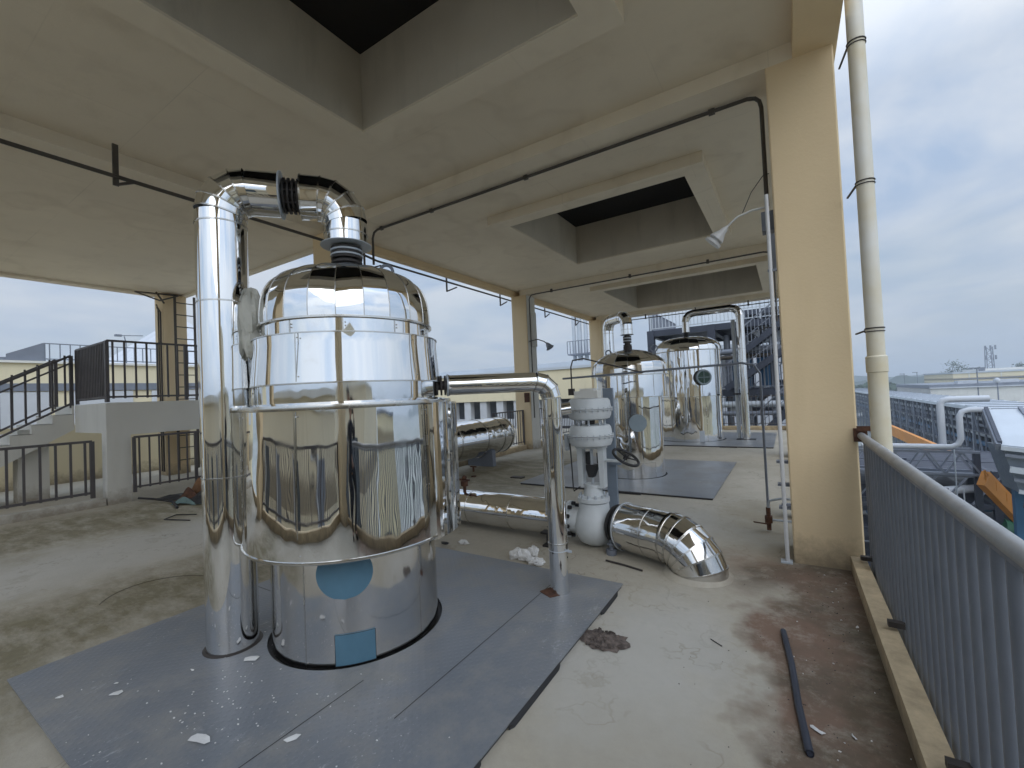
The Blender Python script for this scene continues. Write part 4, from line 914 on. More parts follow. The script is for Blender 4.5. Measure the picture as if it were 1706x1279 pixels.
MB().tube([(-.06, 16.9, 3.4), (-.5, 16.9, 3.45), (-.75, 16.9, 3.35)], .016, 6).build('arm', 'iron', t)
MB().lathe((-.72, 16.9, 3.38), [(.03, 0), (.12, .12), (.15, .2), (0, .22)], 16, axis=(-.6, 0, -.7)).build('lamp_shade', 'steelmid', t)
# downpipe
t = thing('downpipe', 'stained cream plastic downpipe with black clamps outside the right column', 'downpipe', (.585, 4.30, 0))
MB().tube([(.585, 4.32, -14), (.585, 4.32, 1.75)], .062, 28).build('lower_pipe', 'tan', t)
MB().tube([(.585, 4.32, 1.70), (.585, 4.32, 5.6)], .056, 28).build('upper_pipe', 'tan', t)
MB().lathe((.585, 4.32, 0), [(.062, 1.64), (.068, 1.645), (.068, 1.76), (.058, 1.77)], 28).build('socket', 'tan', t)
for z in (4.22, 3.12, 1.98): q = MB(); q.ring((.585, 4.32, z), .059, .005); q.ring((.585, 4.32, z - .025), .059, .004); q.bar((.53, 4.34, z - .012), (.50, 4.58, z - .012), .012); q.build('clamp', 'iron', t)
# ladder on the far left column
t = thing('caged_ladder', 'brown steel ladder fixed up the far left column towards a roof hatch', 'ladder', (-12.8, 4.7, 1.7))
for y in (4.68, 5.10): MB().bar((-12.72, y, .1), (-12.72, y, 4.44), .05, .03).build('stile', 'brown', t)
r_ = MB().bar((-12.72, 4.68, .35), (-12.72, 5.10, .35), .022).build('rung', 'brown', t); repeat(r_, [(0, 0, .3 * k) for k in range(1, 14)])
t = thing('bracket_frame', 'brown bracket frame hanging under the canopy above the ladder column', 'bracket', (-12.7, 4.2, 4.4))
q = MB(); P_ = [(-12.7, 3.9, 4.38), (-12.5, 4.3, 4.2), (-12.7, 4.75, 4.42), (-12.9, 4.2, 4.44)]
for i in range(4): q.bar(P_[i], P_[(i + 1) % 4], .03)
q.bar((-12.7, 4.3, 4.44), (-12.55, 4.4, 4.16), .03); q.build('frame', 'brown', t)
t = thing('ladder_conduit', 'two thin brown conduits running down the far left column beside the ladder', 'pipe', (-12.82, 4.6, 0))
MB().tube([(-12.90, 4.44, .1), (-12.90, 4.44, 4.0), (-12.96, 4.40, 4.12)], .022, 8).build('conduit', 'brown', t); MB().tube([(-13.05, 4.45, .1), (-13.05, 4.45, 4.1), (-13.0, 4.4, 4.2)], .016, 8).build('conduit', 'brown', t)
# =================================================================== LOOSE THINGS
def scrap(pts, z, th, mat, label, cat, name):
    q = MB(); n = len(pts); c = V((sum(p[0] for p in pts) / n, sum(p[1] for p in pts) / n, 0))
    tv = [(p[0], p[1], z + (p[2] if len(p) > 2 else 0)) for p in pts]
    q.add(tv + [(c.x, c.y, z + th * 3)] + [(x, y, zz_ - th) for x, y, zz_ in tv], [(i, (i + 1) % n, n) for i in range(n)] + [(i, i + n + 1, (i + 1) % n + n + 1, (i + 1) % n) for i in range(n)] + [tuple(range(2 * n, n, -1))])
    o = q.build(name, mat); tag(o, label, cat); recentre(o); return o
def shard(x, y, s, ang, asp, seed, z=.024):
    r = random.Random(seed); k = r.randint(5, 8); return [(x + (s * asp * cos(2 * pi * i / k) * cos(ang) - s * sin(2 * pi * i / k) * sin(ang)) * r.uniform(.5, 1.2), y + (s * asp * cos(2 * pi * i / k) * sin(ang) + s * sin(2 * pi * i / k) * cos(ang)) * r.uniform(.5, 1.2), r.uniform(.001, .008)) for i in range(k)]
for i, (x, y, s, an, asp, lb) in enumerate([
    (-2.435, .953, .030, .3, 2.0, 'torn white scrap lying near the lower edge of the plate, left of centre'),
    (-2.05, 1.17, .018, 1.1, 2.2, 'pointed white scrap at the bottom of the plate below the tank'),
    (-3.246, .872, .022, .9, 1.8, 'white scrap on the left part of the plate near its corner'),
    (-3.36, .90, .010, .5, 1.6, 'tiny white flake beside the scrap near the plate corner'),
    (-3.10, 1.18, .009, .2, 2.2, 'thin pale flake in front of the thick riser'),
    (-2.896, 1.413, .028, .8, 1.7, 'curled white chip lying between the thick riser and the skirt'),
    (-3.50, .70, .014, .8, 1.6, 'small white flake close to the left plate corner')]):
    scrap(shard(x, y, s, an, asp, i, .033), .033, .002, 'foam', lb, 'scrap', 'white_scrap')
r = random.Random(5); q = MB()
for k in range(105):
    x, y = r.uniform(-3.6, -1.4), r.uniform(.62, 1.7)
    if (x - T1[0]) ** 2 + (y - T1[1]) ** 2 < .37: continue
    if r.random() < .55: x, y = r.gauss(-2.65, .28), r.gauss(1.12, .16)
    if (x - T1[0]) ** 2 + (y - T1[1]) ** 2 < .37: continue
    q.blob((x, y, .031), r.uniform(.002, .007), r.uniform(.002, .006), .002, k, 3, .4)
tag(q.build('foam_crumbs', 'foam'), 'white foam crumbs sprinkled over the front of the near plate', 'crumbs', kind='stuff')
q = MB()
for k in range(150):
    x, y = .36 - abs(r.gauss(0, .42)), r.uniform(1.2, 4.5); q.blob((x, y, .002), r.uniform(.0015, .005), r.uniform(.0015, .004), .002, k, 3, .5)
tag(q.build('grit', 'iron'), 'dark grit scattered on the bare concrete at the right', 'grit', kind='stuff')
q = MB()
for k in range(24):
    x, y = r.uniform(-.05, .36), r.uniform(1.9, 4.5); q.blob((x, y, .002), r.uniform(.002, .007), r.uniform(.002, .005), .003, k, 3, .5)
tag(q.build('paint_chips', 'foam'), 'pale paint chips on the reddish dirt beside the curb', 'chips', kind='stuff')
for i, (x, y, s, an, asp, lb) in enumerate([(.035, 2.42, .014, 2.4, 3, 'long white chip beside the dark rod on the red dirt'), (.17, 2.45, .007, 2.0, 2.4, 'small white chip between the rod and the curb'), (.30, 3.55, .012, .4, 1.5, 'white pebble against the curb halfway along')]):
    scrap(shard(x, y, s, an, asp, 40 + i), .002, .002, 'foam', lb, 'scrap', 'white_scrap')
q = MB().tube([(-.103, 3.26, .018), (-.06, 2.9, .016), (-.035, 2.55, .017), (0.0, 2.235, .018)], .0165, 14, cap=False); q.tube([(-.103, 3.26, .018), (-.06, 2.9, .016), (-.035, 2.55, .017), (0.0, 2.235, .018)], .012, 14)
o = q.build('pipe_offcut', 'steel'); tag(o, 'dark grey length of pipe lying loose on the reddish dirt', 'pipe offcut'); recentre(o)
q = MB().tube([(-1.516, 3.905, .012), (-1.33, 3.87, .012), (-1.156, 3.825, .008)], .009, 8); o = q.build('stick', 'iron'); tag(o, 'thin dark stick on the concrete in front of the elbow', 'stick'); recentre(o)
q = MB().tube([(-.49, 2.98, .006), (-.42, 2.93, .006)], .003, 6); o = q.build('wire_bit', 'iron'); tag(o, 'short bit of black wire on bare concrete right of the floor hole', 'wire'); recentre(o)
for i, (x, y, a_, b_, c_, lb) in enumerate([(-3.06, 3.72, .06, .035, .022, 'curved white foam piece near the back edge of the near plate'), (-2.28, 3.62, .11, .07, .05, 'big broken white foam lump behind the slim outlet pipe'), (-2.08, 3.56, .09, .05, .035, 'flat white foam lump touching the plate edge beside the slim pipe'), (-2.20, 3.74, .05, .05, .05, 'small upright foam lump between its two larger neighbours')]):
    o = MB().blob((x, y, c_ * .75), a_, b_, c_, 21 + i, 9, .5).build('foam_lump', 'foam'); tag(o, lb, 'foam'); recentre(o)
o = MB().blob((-3.2, 3.57, .035), .05, .03, .012, 9, 6, .4).build('rubber_scrap', 'dark'); tag(o, 'small dark scrap on the plate behind the nearest tank', 'scrap'); recentre(o)
# broken patch in the slab
r = random.Random(9); q = MB(); n = 26; pc_ = V((-1.085, 2.665, 0)); rim = []
for k in range(n):
    a = 2 * pi * k / n; rr = .155 + r.uniform(-.03, .03) + .03 * cos(2 * a); rim.append((pc_.x + rr * 1.0 * cos(a), pc_.y + rr * .85 * sin(a), .004))
mid = [(pc_.x + (p[0] - pc_.x) * .62 + r.uniform(-.01, .01), pc_.y + (p[1] - pc_.y) * .62, .012 + r.uniform(0, .012)) for p in rim]
inn = [(pc_.x + (p[0] - pc_.x) * .28, pc_.y + (p[1] - pc_.y) * .28, .008 + r.uniform(0, .014)) for p in rim]
q.add(rim + mid + inn + [(pc_.x, pc_.y, .012)], [(k + j * n, (k + 1) % n + j * n, (k + 1) % n + (j + 1) * n, k + (j + 1) * n) for j in (0, 1) for k in range(n)] + [(k + 2 * n, (k + 1) % n + 2 * n, 3 * n) for k in range(n)])
MT['rubble'] = simple('broken_concrete', (.17, .135, .115, 1), .9, 0, .5, 22, 1, 50, col2=(.045, .035, .03, 1))
for k in range(60):
    a = r.uniform(0, 6.28); d = r.uniform(0, .14); q.blob((pc_.x + d * cos(a), pc_.y + d * .85 * sin(a), .016), r.uniform(.006, .02), r.uniform(.006, .016), r.uniform(.004, .012), k, 4, .5)
o = q.build('broken_patch', 'rubble'); tag(o, 'ragged brown patch of broken concrete beside the right edge of the near plate', 'rubble'); recentre(o)
# rag heap by the portal
for i, (mt, cx, cy, sx, sy, h, lb, nm) in enumerate([
    ('dark', -8.95, 3.62, .75, .35, .22, 'black plastic sheet heaped on the floor beside the grey portal', 'plastic_sheet'),
    ('woody', -9.15, 3.65, .32, .16, .34, 'brown board sticking up from the black sheet heap', 'board'),
    ('rust', -8.95, 3.45, .24, .10, .22, 'reddish brown rag on top of the black sheet heap', 'rag'),
    ('teal', -8.62, 3.30, .26, .10, .13, 'grey green cloth at the front of the black sheet heap', 'rag'),
    ('dark', -8.55, 3.80, .38, .25, .33, 'dark folded bag at the right of the heap nearest the riser', 'bag')]):
    r = random.Random(30 + i); q = MB(); nx, ny = 12, 8; vs = []
    for a in range(nx + 1):
        for b_ in range(ny + 1):
            u, v = a / nx * 2 - 1, b_ / ny * 2 - 1; e_ = max(0, 1 - (u * u + v * v) * .75)
            vs.append((cx + u * sx * (1 + .12 * sin(5 * v + i)), cy + v * sy * (1 + .15 * sin(4 * u + i)) + u * .1, max(.006, h * e_ * (.55 + .45 * sin(3.1 * u + 2 * v + i)) + r.uniform(0, .05 * h + .01))))
    q.add(vs + [(x, y, .002) for x, y, z in vs], [(a * (ny + 1) + b_, (a + 1) * (ny + 1) + b_, (a + 1) * (ny + 1) + b_ + 1, a * (ny + 1) + b_ + 1) for a in range(nx) for b_ in range(ny)])
    o = q.build(nm, mt); tag(o, lb, 'rag heap' if nm == 'rag' else nm.replace('_', ' ')); recentre(o)
q = MB().tube([(-10.0, 3.05, .03), (-9.5, 3.1, .05), (-9.0, 3.2, .03), (-8.4, 3.05, .02)], .02, 6); o = q.build('hose', 'dark'); tag(o, 'thin black hose trailing left from the rag heap', 'hose'); recentre(o)
q = MB().tube([(-7.6, 3.0, .012), (-7.9, 2.85, .012), (-7.75, 2.65, .012), (-7.3, 2.8, .012)], .008, 6); o = q.build('wire_loop', 'dark'); tag(o, 'loop of black wire on the mossy floor in front of the heap', 'wire'); recentre(o)
q = MB().tube([(-4.55 + .6 * cos(a) * 1, 1.55 + .42 * sin(a), .005) for a in [k * .13 for k in range(14, 32)]], .0018, 5); o = q.build('thin_cable', 'iron'); tag(o, 'thin curved cable lying on the concrete left of the riser', 'cable'); recentre(o)
# =================================================================== PLANT BEHIND (right rear)
def frame_tower(name, label, x0, x1, y0, y1, levels, cols, mat='steel', zb=-14, grp=None):
    t = thing(name, label, 'steel structure', (x0, y0, zb), grp)
    for x in cols:
        for y in (y0, y1): MB().box(x - .16, x + .16, y - .16, y + .16, zb, levels[0]).build('pillar', mat, t)
    for z in levels:
        q = MB().box(x0, x1, y0 - .1, y0 + .1, z - .28, z); q.box(x0, x1, y1 - .1, y1 + .1, z - .28, z)
        for x in cols: q.box(x - .1, x + .1, y0 + .1, y1 - .1, z - .28, z - .01)
        q.build('deck_beam', mat, t); MB().box(x0, x1, y0 + .1, y1 - .1, z - .06, z + .004).build('deck', 'steeldeep', t)
    return t
frame_tower('steel_tower', 'dark steel platform tower with several decks rising behind the third tank', -5.75, 1.6, 22, 28, [4.40, 1.35, -2.2, -6], [-5.6, -2.85, .8])
frame_tower('stair_tower', 'dark steel stair tower beyond the platform tower, partly behind the right column', -2.2, 2.3, 29, 33, [5.9, 3.6, .2, -3], [-2, 2.1])
for (lab, p0, p1, z0, z1, sp, mt) in (
    ('pale railing along the front of the top tower deck', (-5.6, 22), (1.5, 22), 4.42, 5.45, .16, 'palesteel'),
    ('pale railing on the left side of the top tower deck', (-5.65, 22), (-5.65, 28), 4.42, 5.45, .16, 'steelmid'),
    ('grey railing along the front of the middle tower deck', (-5.5, 22), (1.5, 22), 1.37, 2.45, .16, 'steelmid'),
    ('grey railing on the upper stair tower deck', (-2.2, 28.9), (2.2, 28.9), 5.92, 7.0, .2, 'palesteel'),
    ('grey railing on the second stair tower deck', (-2.2, 28.9), (2.2, 28.9), 3.62, 4.7, .2, 'steelmid')):
    railing(lab, p0, p1, z0, z1, sp, mat=mt, bw=.03, toprail=.05, posts=2.5)
def flight(label, x0, x1, y, z0, z1, w=.9):
    t = thing('steel_stair', label, 'stair', (x0, y, z0), 'slanting steel stairs on the towers')
    q = MB()
    for yy in (y, y + w): q.bar((x0, yy, z0), (x1, yy, z1), .05, .28, upv=(0, 1, 0)) if False else q.bar((x0, yy, z0), (x1, yy, z1), .06, .26)
    q.build('stringer', 'steel', t); n = 12; tr = MB().box(x0 - .0, x0 + .26 * (1 if x1 > x0 else -1), y, y + w, z0 + .05, z0 + .08).build('tread', 'steeldeep', t)
    repeat(tr, [((x1 - x0) * k / n, 0, (z1 - z0) * k / n) for k in range(1, n)])
    MB().bar((x0, y, z0 + 1.05), (x1, y, z1 + 1.05), .05).build('top_rail', 'steelmid', t); MB().bar((x0, y, z0 + .55), (x1, y, z1 + .55), .03).build('mid_rail', 'steelmid', t)
    o = MB().box(x0 - .015, x0 + .015, y - .015, y + .015, z0 + .1, z0 + 1.05).build('baluster', 'steelmid', t); m_ = 16; repeat(o, [((x1 - x0) * k / m_, 0, (z1 - z0) * k / m_) for k in range(1, m_ + 1)])
flight('uppermost slanting steel stair rising right from above the tower middle deck', -1.6, .6, 21.0, 2.9, 4.6)
flight('slanting steel stair in the middle of the tower, below the uppermost stair', -2.3, -.1, 21.2, 1.4, 2.9)
flight('long steel stair on the rear tower, rising to the right', -1.8, 2.2, 28.2, .3, 3.5)
flight('lowest steel stair behind the far railing', -1.8, .4, 20.4, -1.4, .9)
t = thing('pipe_bundle', 'brownish horizontal pipes running through the middle of the steel tower', 'pipes', (0, 23, 3))
for z, rr, mt in ((3.05, .13, 'steelmid'), (2.8, .09, 'brown'), (.7, .14, 'palesteel'), (.3, .1, 'steelmid')): MB().cyl((-2.9, 21.7, z), (1.4, 21.7, z), rr, 14).build('pipe', mt, t)
r = random.Random(31)
for k in range(34):
    x, z, L_ = r.uniform(-2.7, 1.0), r.choice((-.6, .5, 1.7, 2.1, 2.5, 3.2, 3.6)) + r.uniform(-.15, .15), r.uniform(.4, 1.4); yy = r.uniform(22.4, 27)
    q = MB()
    if k % 3 == 0: q.cyl((x, yy, z), (x, yy, z + L_), r.uniform(.03, .08), 8)
    elif k % 3 == 1: q.cyl((x, yy, z), (min(1.4, x + L_), yy, z), r.uniform(.03, .09), 8)
    else: q.box(x, min(1.4, x + L_ * .5), yy, yy + .4, z - .2, z + r.uniform(.1, .5))
    q.build('fitting', r.choice(('steelmid', 'palesteel', 'steel', 'whitewall', 'bluesteel', 'steel')), t)
for x in (-2.3, -1.55, -.5, .4): MB().cyl((x, 22.6, -6), (x, 22.6, 3.9), .12, 14).build('upright_pipe', 'steelmid', t)
t = thing('process_vessel', 'blue and white vessels standing on the middle deck of the steel tower', 'vessel', (-1, 25, 1.4))
for x, mt, rr in ((-1.9, 'bluesteel', .45), (-.7, 'bluesteel', .4), (-2.5, 'whitewall', .3)): MB().cyl((x, 24.5, 1.4), (x, 24.5, 2.9), rr, 24).build('shell', mt, t); MB().lathe((x, 24.5, 2.9), [(rr, 0), (rr * .8, .15), (0, .22)], 24).build('head', mt, t)
for x, y, w, h, z, lb in ((-2.35, 22.5, .9, .7, .1, 'white switch cabinet under the middle tower deck'), (-.9, 23.5, 1.1, .8, 3.5, 'white cabinet hanging below the top tower deck'), (-2.6, 30, 1.3, 1.1, 4.0, 'pale cabinet on the second stair tower deck')):
    q = MB().box(x, x + w, y, y + .5, z, z + h); o = q.build('cabinet', 'whitewall'); q2 = MB().box(x + .06, x + w - .06, y - .02, y, z + .06, z + h - .06); q2.build('door', 'palesteel', o); tag(o, lb, 'cabinet')
    for c_ in o.children: pass
t = thing('white_hall', 'large white hall wall seen in gaps through the steel towers', 'building', (0, 40, -14))
MB().box(-5, 3.2, 40, 60, -14, 4.6).build('wall', 'whitewall', t); MB().box(-5.1, 3.3, 39.9, 60.1, 4.6, 4.9).build('roof', 'palesteel', t)
for k in range(4):
    for z in (-8, -4, 0): MB().box(-4.4 + k * 1.8, -3.4 + k * 1.8, 39.95, 39.99, z, z + 1.3).build('window', 'glassy', t)
t = thing('exhaust_stack', 'cluster of thin grey exhaust stacks with a small top platform left of the second tank', 'chimney', (-11, 26, 0))
for x, rr, z in ((-11.95, .12, 7.7), (-11.55, .16, 8.0), (-11.1, .13, 7.9), (-10.75, .09, 7.6)): MB().cyl((x, 27, -14), (x, 27, z), rr, 14).build('stack', 'palesteel', t)
MB().box(-12.2, -10.6, 26.4, 27.6, 4.0, 4.08).build('platform', 'steelmid', t); MB().box(-12.3, -11.7, 26.6, 27.3, 8.0, 8.1).build('cap', 'dark', t)
o = MB().bar((-12.2, 26.4, 4.08), (-12.2, 26.4, 4.9), .04).build('post', 'steelmid', t); repeat(o, [(.2 * k, 0, 0) for k in range(1, 9)])
MB().bar((-12.2, 26.4, 4.9), (-10.6, 26.4, 4.9), .04).build('rail', 'steelmid', t)
# =================================================================== FACTORY TO THE RIGHT
t = thing('pipe_rack', 'long roofed pipe gallery running away to the left beyond the near railing', 'pipe rack', (20, 90, -14))
MB().box(19.0, 26, 40, 230, -2.62, -2.45).build('roof', 'palesteel', t)
o = MB().box(19.0, 26, 40, 40.25, -2.45, -2.38).build('roof_rib', 'steelmid', t); repeat(o, [(0, 4.2 * k, 0) for k in range(1, 45)])
MB().box(18.9, 19.0, 40, 230, -2.9, -2.5).build('eaves_gutter', 'palesteel', t)
MB().box(25.8, 26, 40, 230, -14, -2.62).build('rear_wall', 'steeldeep', t)
o = MB().box(19.05, 19.3, 40, 40.3, -14, -2.62).build('pillar', 'steelmid', t); repeat(o, [(0, 6 * k, 0) for k in range(1, 31)])
o = MB().box(19.4, 19.5, 41.5, 41.6, -12, -2.62).build('hanger', 'steelmid', t); repeat(o, [(0, 2 * k, 0) for k in range(1, 90)])
for z, rr, mt, x in ((-4.0, .25, 'palesteel', 19.9), (-4.9, .2, 'steelmid', 20.1), (-6.0, .3, 'palesteel', 20.3), (-7.2, .3, 'bluesteel', 20.3), (-8.4, .25, 'steelmid', 20)): MB().cyl((x, 40, z), (x, 230, z), rr, 10).build('pipe', mt, t)
for z in (-5.4, -7.8): MB().box(19.1, 25.7, 40, 230, z - .15, z).build('tray', 'steel', t)
r = random.Random(4)
for k in range(40):
    y = 42 + k * 2.3 + r.uniform(-.6, .6); MB().bar((19.25, y, -8), (19.25, y + 2.2, -3), .12).build('brace', 'steel' if k % 2 else 'steelmid', t)
t = thing('cable_gantry', 'pale steel truss gantry carrying the white pipe beyond the near railing', 'gantry', (5, 30, -3))
q = MB()
for yy in (30, 31.2):
    for z in (-2.25, -3.35): q.bar((2.6, yy, z), (7.7, yy, z), .12)
    for k in range(4): q.bar((2.6 + 1.28 * k, yy, -3.35), (3.24 + 1.28 * k, yy, -2.25), .08); q.bar((3.24 + 1.28 * k, yy, -2.25), (3.88 + 1.28 * k, yy, -3.35), .08)
q.build('truss', 'steelmid', t)
for x in (2.7, 7.6): MB().box(x - .12, x + .12, 30, 30.24, -14, -2.2).build('leg', 'steel', t)
MB().box(2.6, 7.7, 30, 31.2, -3.5, -3.42).build('tray', 'steelmid', t)
t = thing('white_process_pipe', 'thick white pipe running level then turning up and right beyond the near railing', 'pipe', (6, 29.8, -2))
MB().tube([(3.2, 29.9, -1.98), (6.7, 29.9, -1.98), (6.95, 29.9, -1.85), (7.05, 29.9, -1.6), (7.05, 29.9, -.5), (7.15, 29.9, -.25), (7.4, 29.9, -.16), (8.1, 29.9, -.16)], .125, 16).build('outer_run', 'whitewall', t)
MB().tube([(6.45, 30.2, -1.9), (6.45, 30.2, .1), (6.55, 30.2, .3), (6.8, 30.2, .36), (8.2, 30.2, .36)], .15, 16).build('inner_run', 'whitewall', t)
MB().cyl((6.75, 29.75, -14), (6.75, 29.75, -2.1), .03, 8).build('drain_line', 'palesteel', t)
t = thing('dark_steel_frame', 'dense dark blue steel frame of beams and decks below the white pipe', 'steel structure', (8, 36, -14))
for x in (3, 6, 9, 12, 15):
    for y in (33, 37, 42): MB().box(x - .15, x + .15, y - .15, y + .15, -14, -3.6).build('pillar', 'steel', t)
r = random.Random(12)
for z in (-3.7, -5.4, -7.2, -9.2, -11.5):
    q = MB()
    for y in (33, 37, 42): q.box(2.8, 15.2, y - .1, y + .1, z - .25, z)
    for x in (3, 6, 9, 12, 15): q.box(x - .1, x + .1, 33.1, 41.9, z - .24, z - .02)
    q.build('beam', 'steel', t); MB().box(3, 15, 33.5, 41.8, z - .06, z - .03).build('deck', 'steeldeep', t)
for k in range(26):
    z = r.choice((-4.3, -5, -6.1, -6.6, -8, -8.6, -10, -10.7)) + r.uniform(-.2, .2); rr = r.uniform(.05, .22); x = r.uniform(3, 10)
    MB().cyl((x, 32.7 + r.uniform(0, 3), z), (x + r.uniform(2, 5), 32.7 + r.uniform(0, 3), z), rr, 10).build('pipe', r.choice(('palesteel', 'steelmid', 'whitewall', 'steelmid', 'bluesteel')), t)
for k in range(10):
    x = 3.2 + k * 1.2; MB().bar((x, 32.8, -5.4), (x + 1.2, 32.8, -3.8), .08).build('brace', 'steelmid', t)
q = MB().box(4.6, 7.6, 32.4, 33.2, -5.62, -5.35); q.build('catwalk', 'palesteel', t)
o = MB().box(4.6, 4.65, 32.4, 32.45, -5.35, -4.5).build('post', 'palesteel', t); repeat(o, [(.3 * k, 0, 0) for k in range(1, 11)])
t = thing('orange_stair_beam', 'long orange beam slanting behind the white pipe', 'beam', (6, 35, -3))
MB().bar((11.3, 77, -5.4), (13.9, 60, -6.9), .4, 1.25).build('beam', 'orange', t)
t = thing('orange_conveyor_beam', 'lower orange beam slanting down at the right picture edge', 'beam', (9, 30, -5))
MB().bar((7.55, 29.2, -3.35), (10.4, 32.6, -6.9), .3, .75).build('beam', 'orange', t)
MB().bar((7.55, 29.0, -2.95), (10.4, 32.4, -6.5), .05).build('rail', 'orange', t)
o = MB().box(7.55, 7.6, 29.0, 29.05, -3.4, -2.95).build('post', 'orange', t); repeat(o, [(.475 * k, .567 * k, -.592 * k) for k in range(1, 7)])
t = thing('green_machine', 'dark green machine hood under the lower orange beam', 'machine', (10, 31, -9))
q = MB().cyl((8.6, 33, -7.2), (12, 33, -9), 1.3, 28); q.build('hood', 'greenplant', t); MB().box(8.5, 12, 32, 34.5, -14, -8.6).build('base', 'steel', t)
t = thing('covered_conveyor', 'covered conveyor with pale curved roof sheets and grey edge rails at the right', 'conveyor', (8, 24, -3))
# two sloping roof pitches with ribs
P1, P2, P3, P4 = V((7.35, 27.5, -.02)), V((16, 29, -.1)), V((16.5, 22.5, -2.3)), V((6.95, 24.8, -1.25))
def quad(mb, a, b, c, d, th=.06):
    nn = (b - a).cross(d - a).normalized(); mb.poly([a, b, c, d], th, nn)
q = MB(); quad(q, P1, P2, P3, P4); q.build('roof_sheet', 'palesteel', t)
for k in range(9):
    f_ = k / 8; a_, b_ = P1.lerp(P2, f_), P4.lerp(P3, f_); MB().bar(a_ + V((0, 0, .08)), b_ + V((0, 0, .08)), .12, .12).build('rib', 'steelmid' if k else 'steel', t)
for k, (dz, mt, w_) in enumerate(((-.12, 'palesteel', .16), (-.40, 'steelmid', .12), (-.95, 'palesteel', .22), (-1.35, 'steelmid', .12), (-1.8, 'palesteel', .14), (-2.3, 'steel', .2), (-2.75, 'palesteel', .12))):
    MB().bar(P4 + V((.0 + .1 * k, -.05, dz)), P3 + V((.2, -.05, dz * 1.25)), w_, w_).build('edge_rail', mt, t)
q = MB(); q.poly([P4 + V((.1, .2, -.1)), P3 + V((0, .2, -.1)), P3 + V((0, .2, -3.6)), P4 + V((.5, .2, -1.9))], 1.6, (0, 1, 0)); q.build('side', 'bluegrey', t)
for x in (7.6, 11, 14.5): MB().box(x, x + .3, 26, 26.3, -14, -2.4).build('leg', 'bluesteel', t)
MB().bar(P1 + V((-.05, 0, -.1)), P4 + V((-.05, 0, -.1)), .14, .3).build('verge', 'steelmid', t)
b3 = building('warehouse', 'low grey warehouse with a flat roof line below the horizon at the right', (30, 95, -14), [
    ('wall', 'greywall', [(30.5, 130, 150, 190, -14, -1.75)]), ('roof', 'steelmid', [(30.3, 130.2, 149.8, 190.2, -1.75, -.85)]), ('roof_edge', 'whitewall', [(30.2, 130.3, 149.5, 149.8, -1.8, -1.55)])])
for x in (36, 43): MB().box(x, x + 3.5, 152, 155, -.85, -.1).build('roof_unit', 'whitewall', b3)
b5 = building('warehouse', 'farther and taller cream warehouse rising just over the horizon line at the right', (45, 140, -14), [
    ('wall', 'paleyellow', [(51, 170, 220, 260, -14, 1.75)]), ('roof', 'palesteel', [(50.7, 170.3, 219.7, 260.3, 1.75, 2.35)]), ('roof_step', 'greywall', [(62, 150, 230, 255, 2.35, 3.2)])])
for k in range(12): MB().box(55 + k * 8, 55.3 + k * 8, 219.9, 220, -14, 1.7).build('joint', 'greywall', b5)
MB().box(51, 170, 219.5, 219.85, -.4, -.1).build('ledge', 'steelmid', b5)
b6 = building('low_office', 'small low blue roofed building at the far left end of the pipe gallery', (25, 200, -14), [
    ('wall', 'whitewall', [(32, 40, 200, 206, -14, -4.6)]), ('roof', 'palesteel', [(31.8, 40.2, 199.7, 206.2, -4.6, -4.0)]), ('window_band', 'glassy', [(32.5, 39.5, 199.9, 199.98, -5.4, -4.8)])])
t = thing('lamp_mast', 'white lamp mast in front of the grey warehouse at the right', 'lamp', (39.5, 140, -14))
MB().cyl((39.5, 140, -14), (39.5, 140, -.6), .12, 8).build('mast', 'steelmid', t); MB().blob((39.5, 140, -.2), .5, .5, .6, 1, 8, 0).build('lamp_head', 'whitewall', t)
for i, (x, y, h, lb) in enumerate(((41, 240, 2.8, 'left tall thin yard mast over the dark trees'), (45, 240, 3.2, 'right tall thin yard mast over the dark trees'), (39, 150, 3.0, 'signal mast with cross arms above the warehouse roof'))):
    t = thing('yard_mast', lb, 'mast', (x, y, -14)); MB().cyl((x, y, -14), (x, y, h), .12, 6).build('mast', 'steelmid', t); MB().box(x - 1.4, x + .2, y - .1, y + .1, h - .25, h).build('arm', 'steelmid', t)
    if i == 2: MB().box(x + .3, x + 1.4, y - .1, y + .1, h - .9, h).build('panel', 'steelmid', t)
t = thing('radio_tower', 'tall thin lattice radio tower above the warehouses at the right', 'tower', (66, 240, -14))
q = MB(); n = 4
for sx in (-1, 1):
    for sy in (-1, 1): q.bar((66 + sx * 1.4, 240 + sy * 1.4, -14), (66 + sx * .8, 240 + sy * .8, 11.5), .22)
q.build('mast_leg', 'steelmid', t); q = MB()
for k in range(11):
    z = -14 + k * 2.3; w = 1.4 - .6 * k / 11; w2 = 1.4 - .6 * (k + 1) / 11
    q.bar((66 - w, 240 - w, z), (66 + w2, 240 - w2, z + 2.3), .12); q.bar((66 + w, 240 - w, z), (66 - w2, 240 - w2, z + 2.3), .12); q.bar((66 - w, 240 - w, z), (66 + w, 240 - w, z), .12)
q.build('bracing', 'steelmid', t)
for z in (11.2, 7.4):
    for dx in (-1.3, .1, 1.4): MB().box(66 + dx - .25, 66 + dx + .25, 238.4, 238.7, z - .8, z + .8).build('antenna_panel', 'steelmid', t)
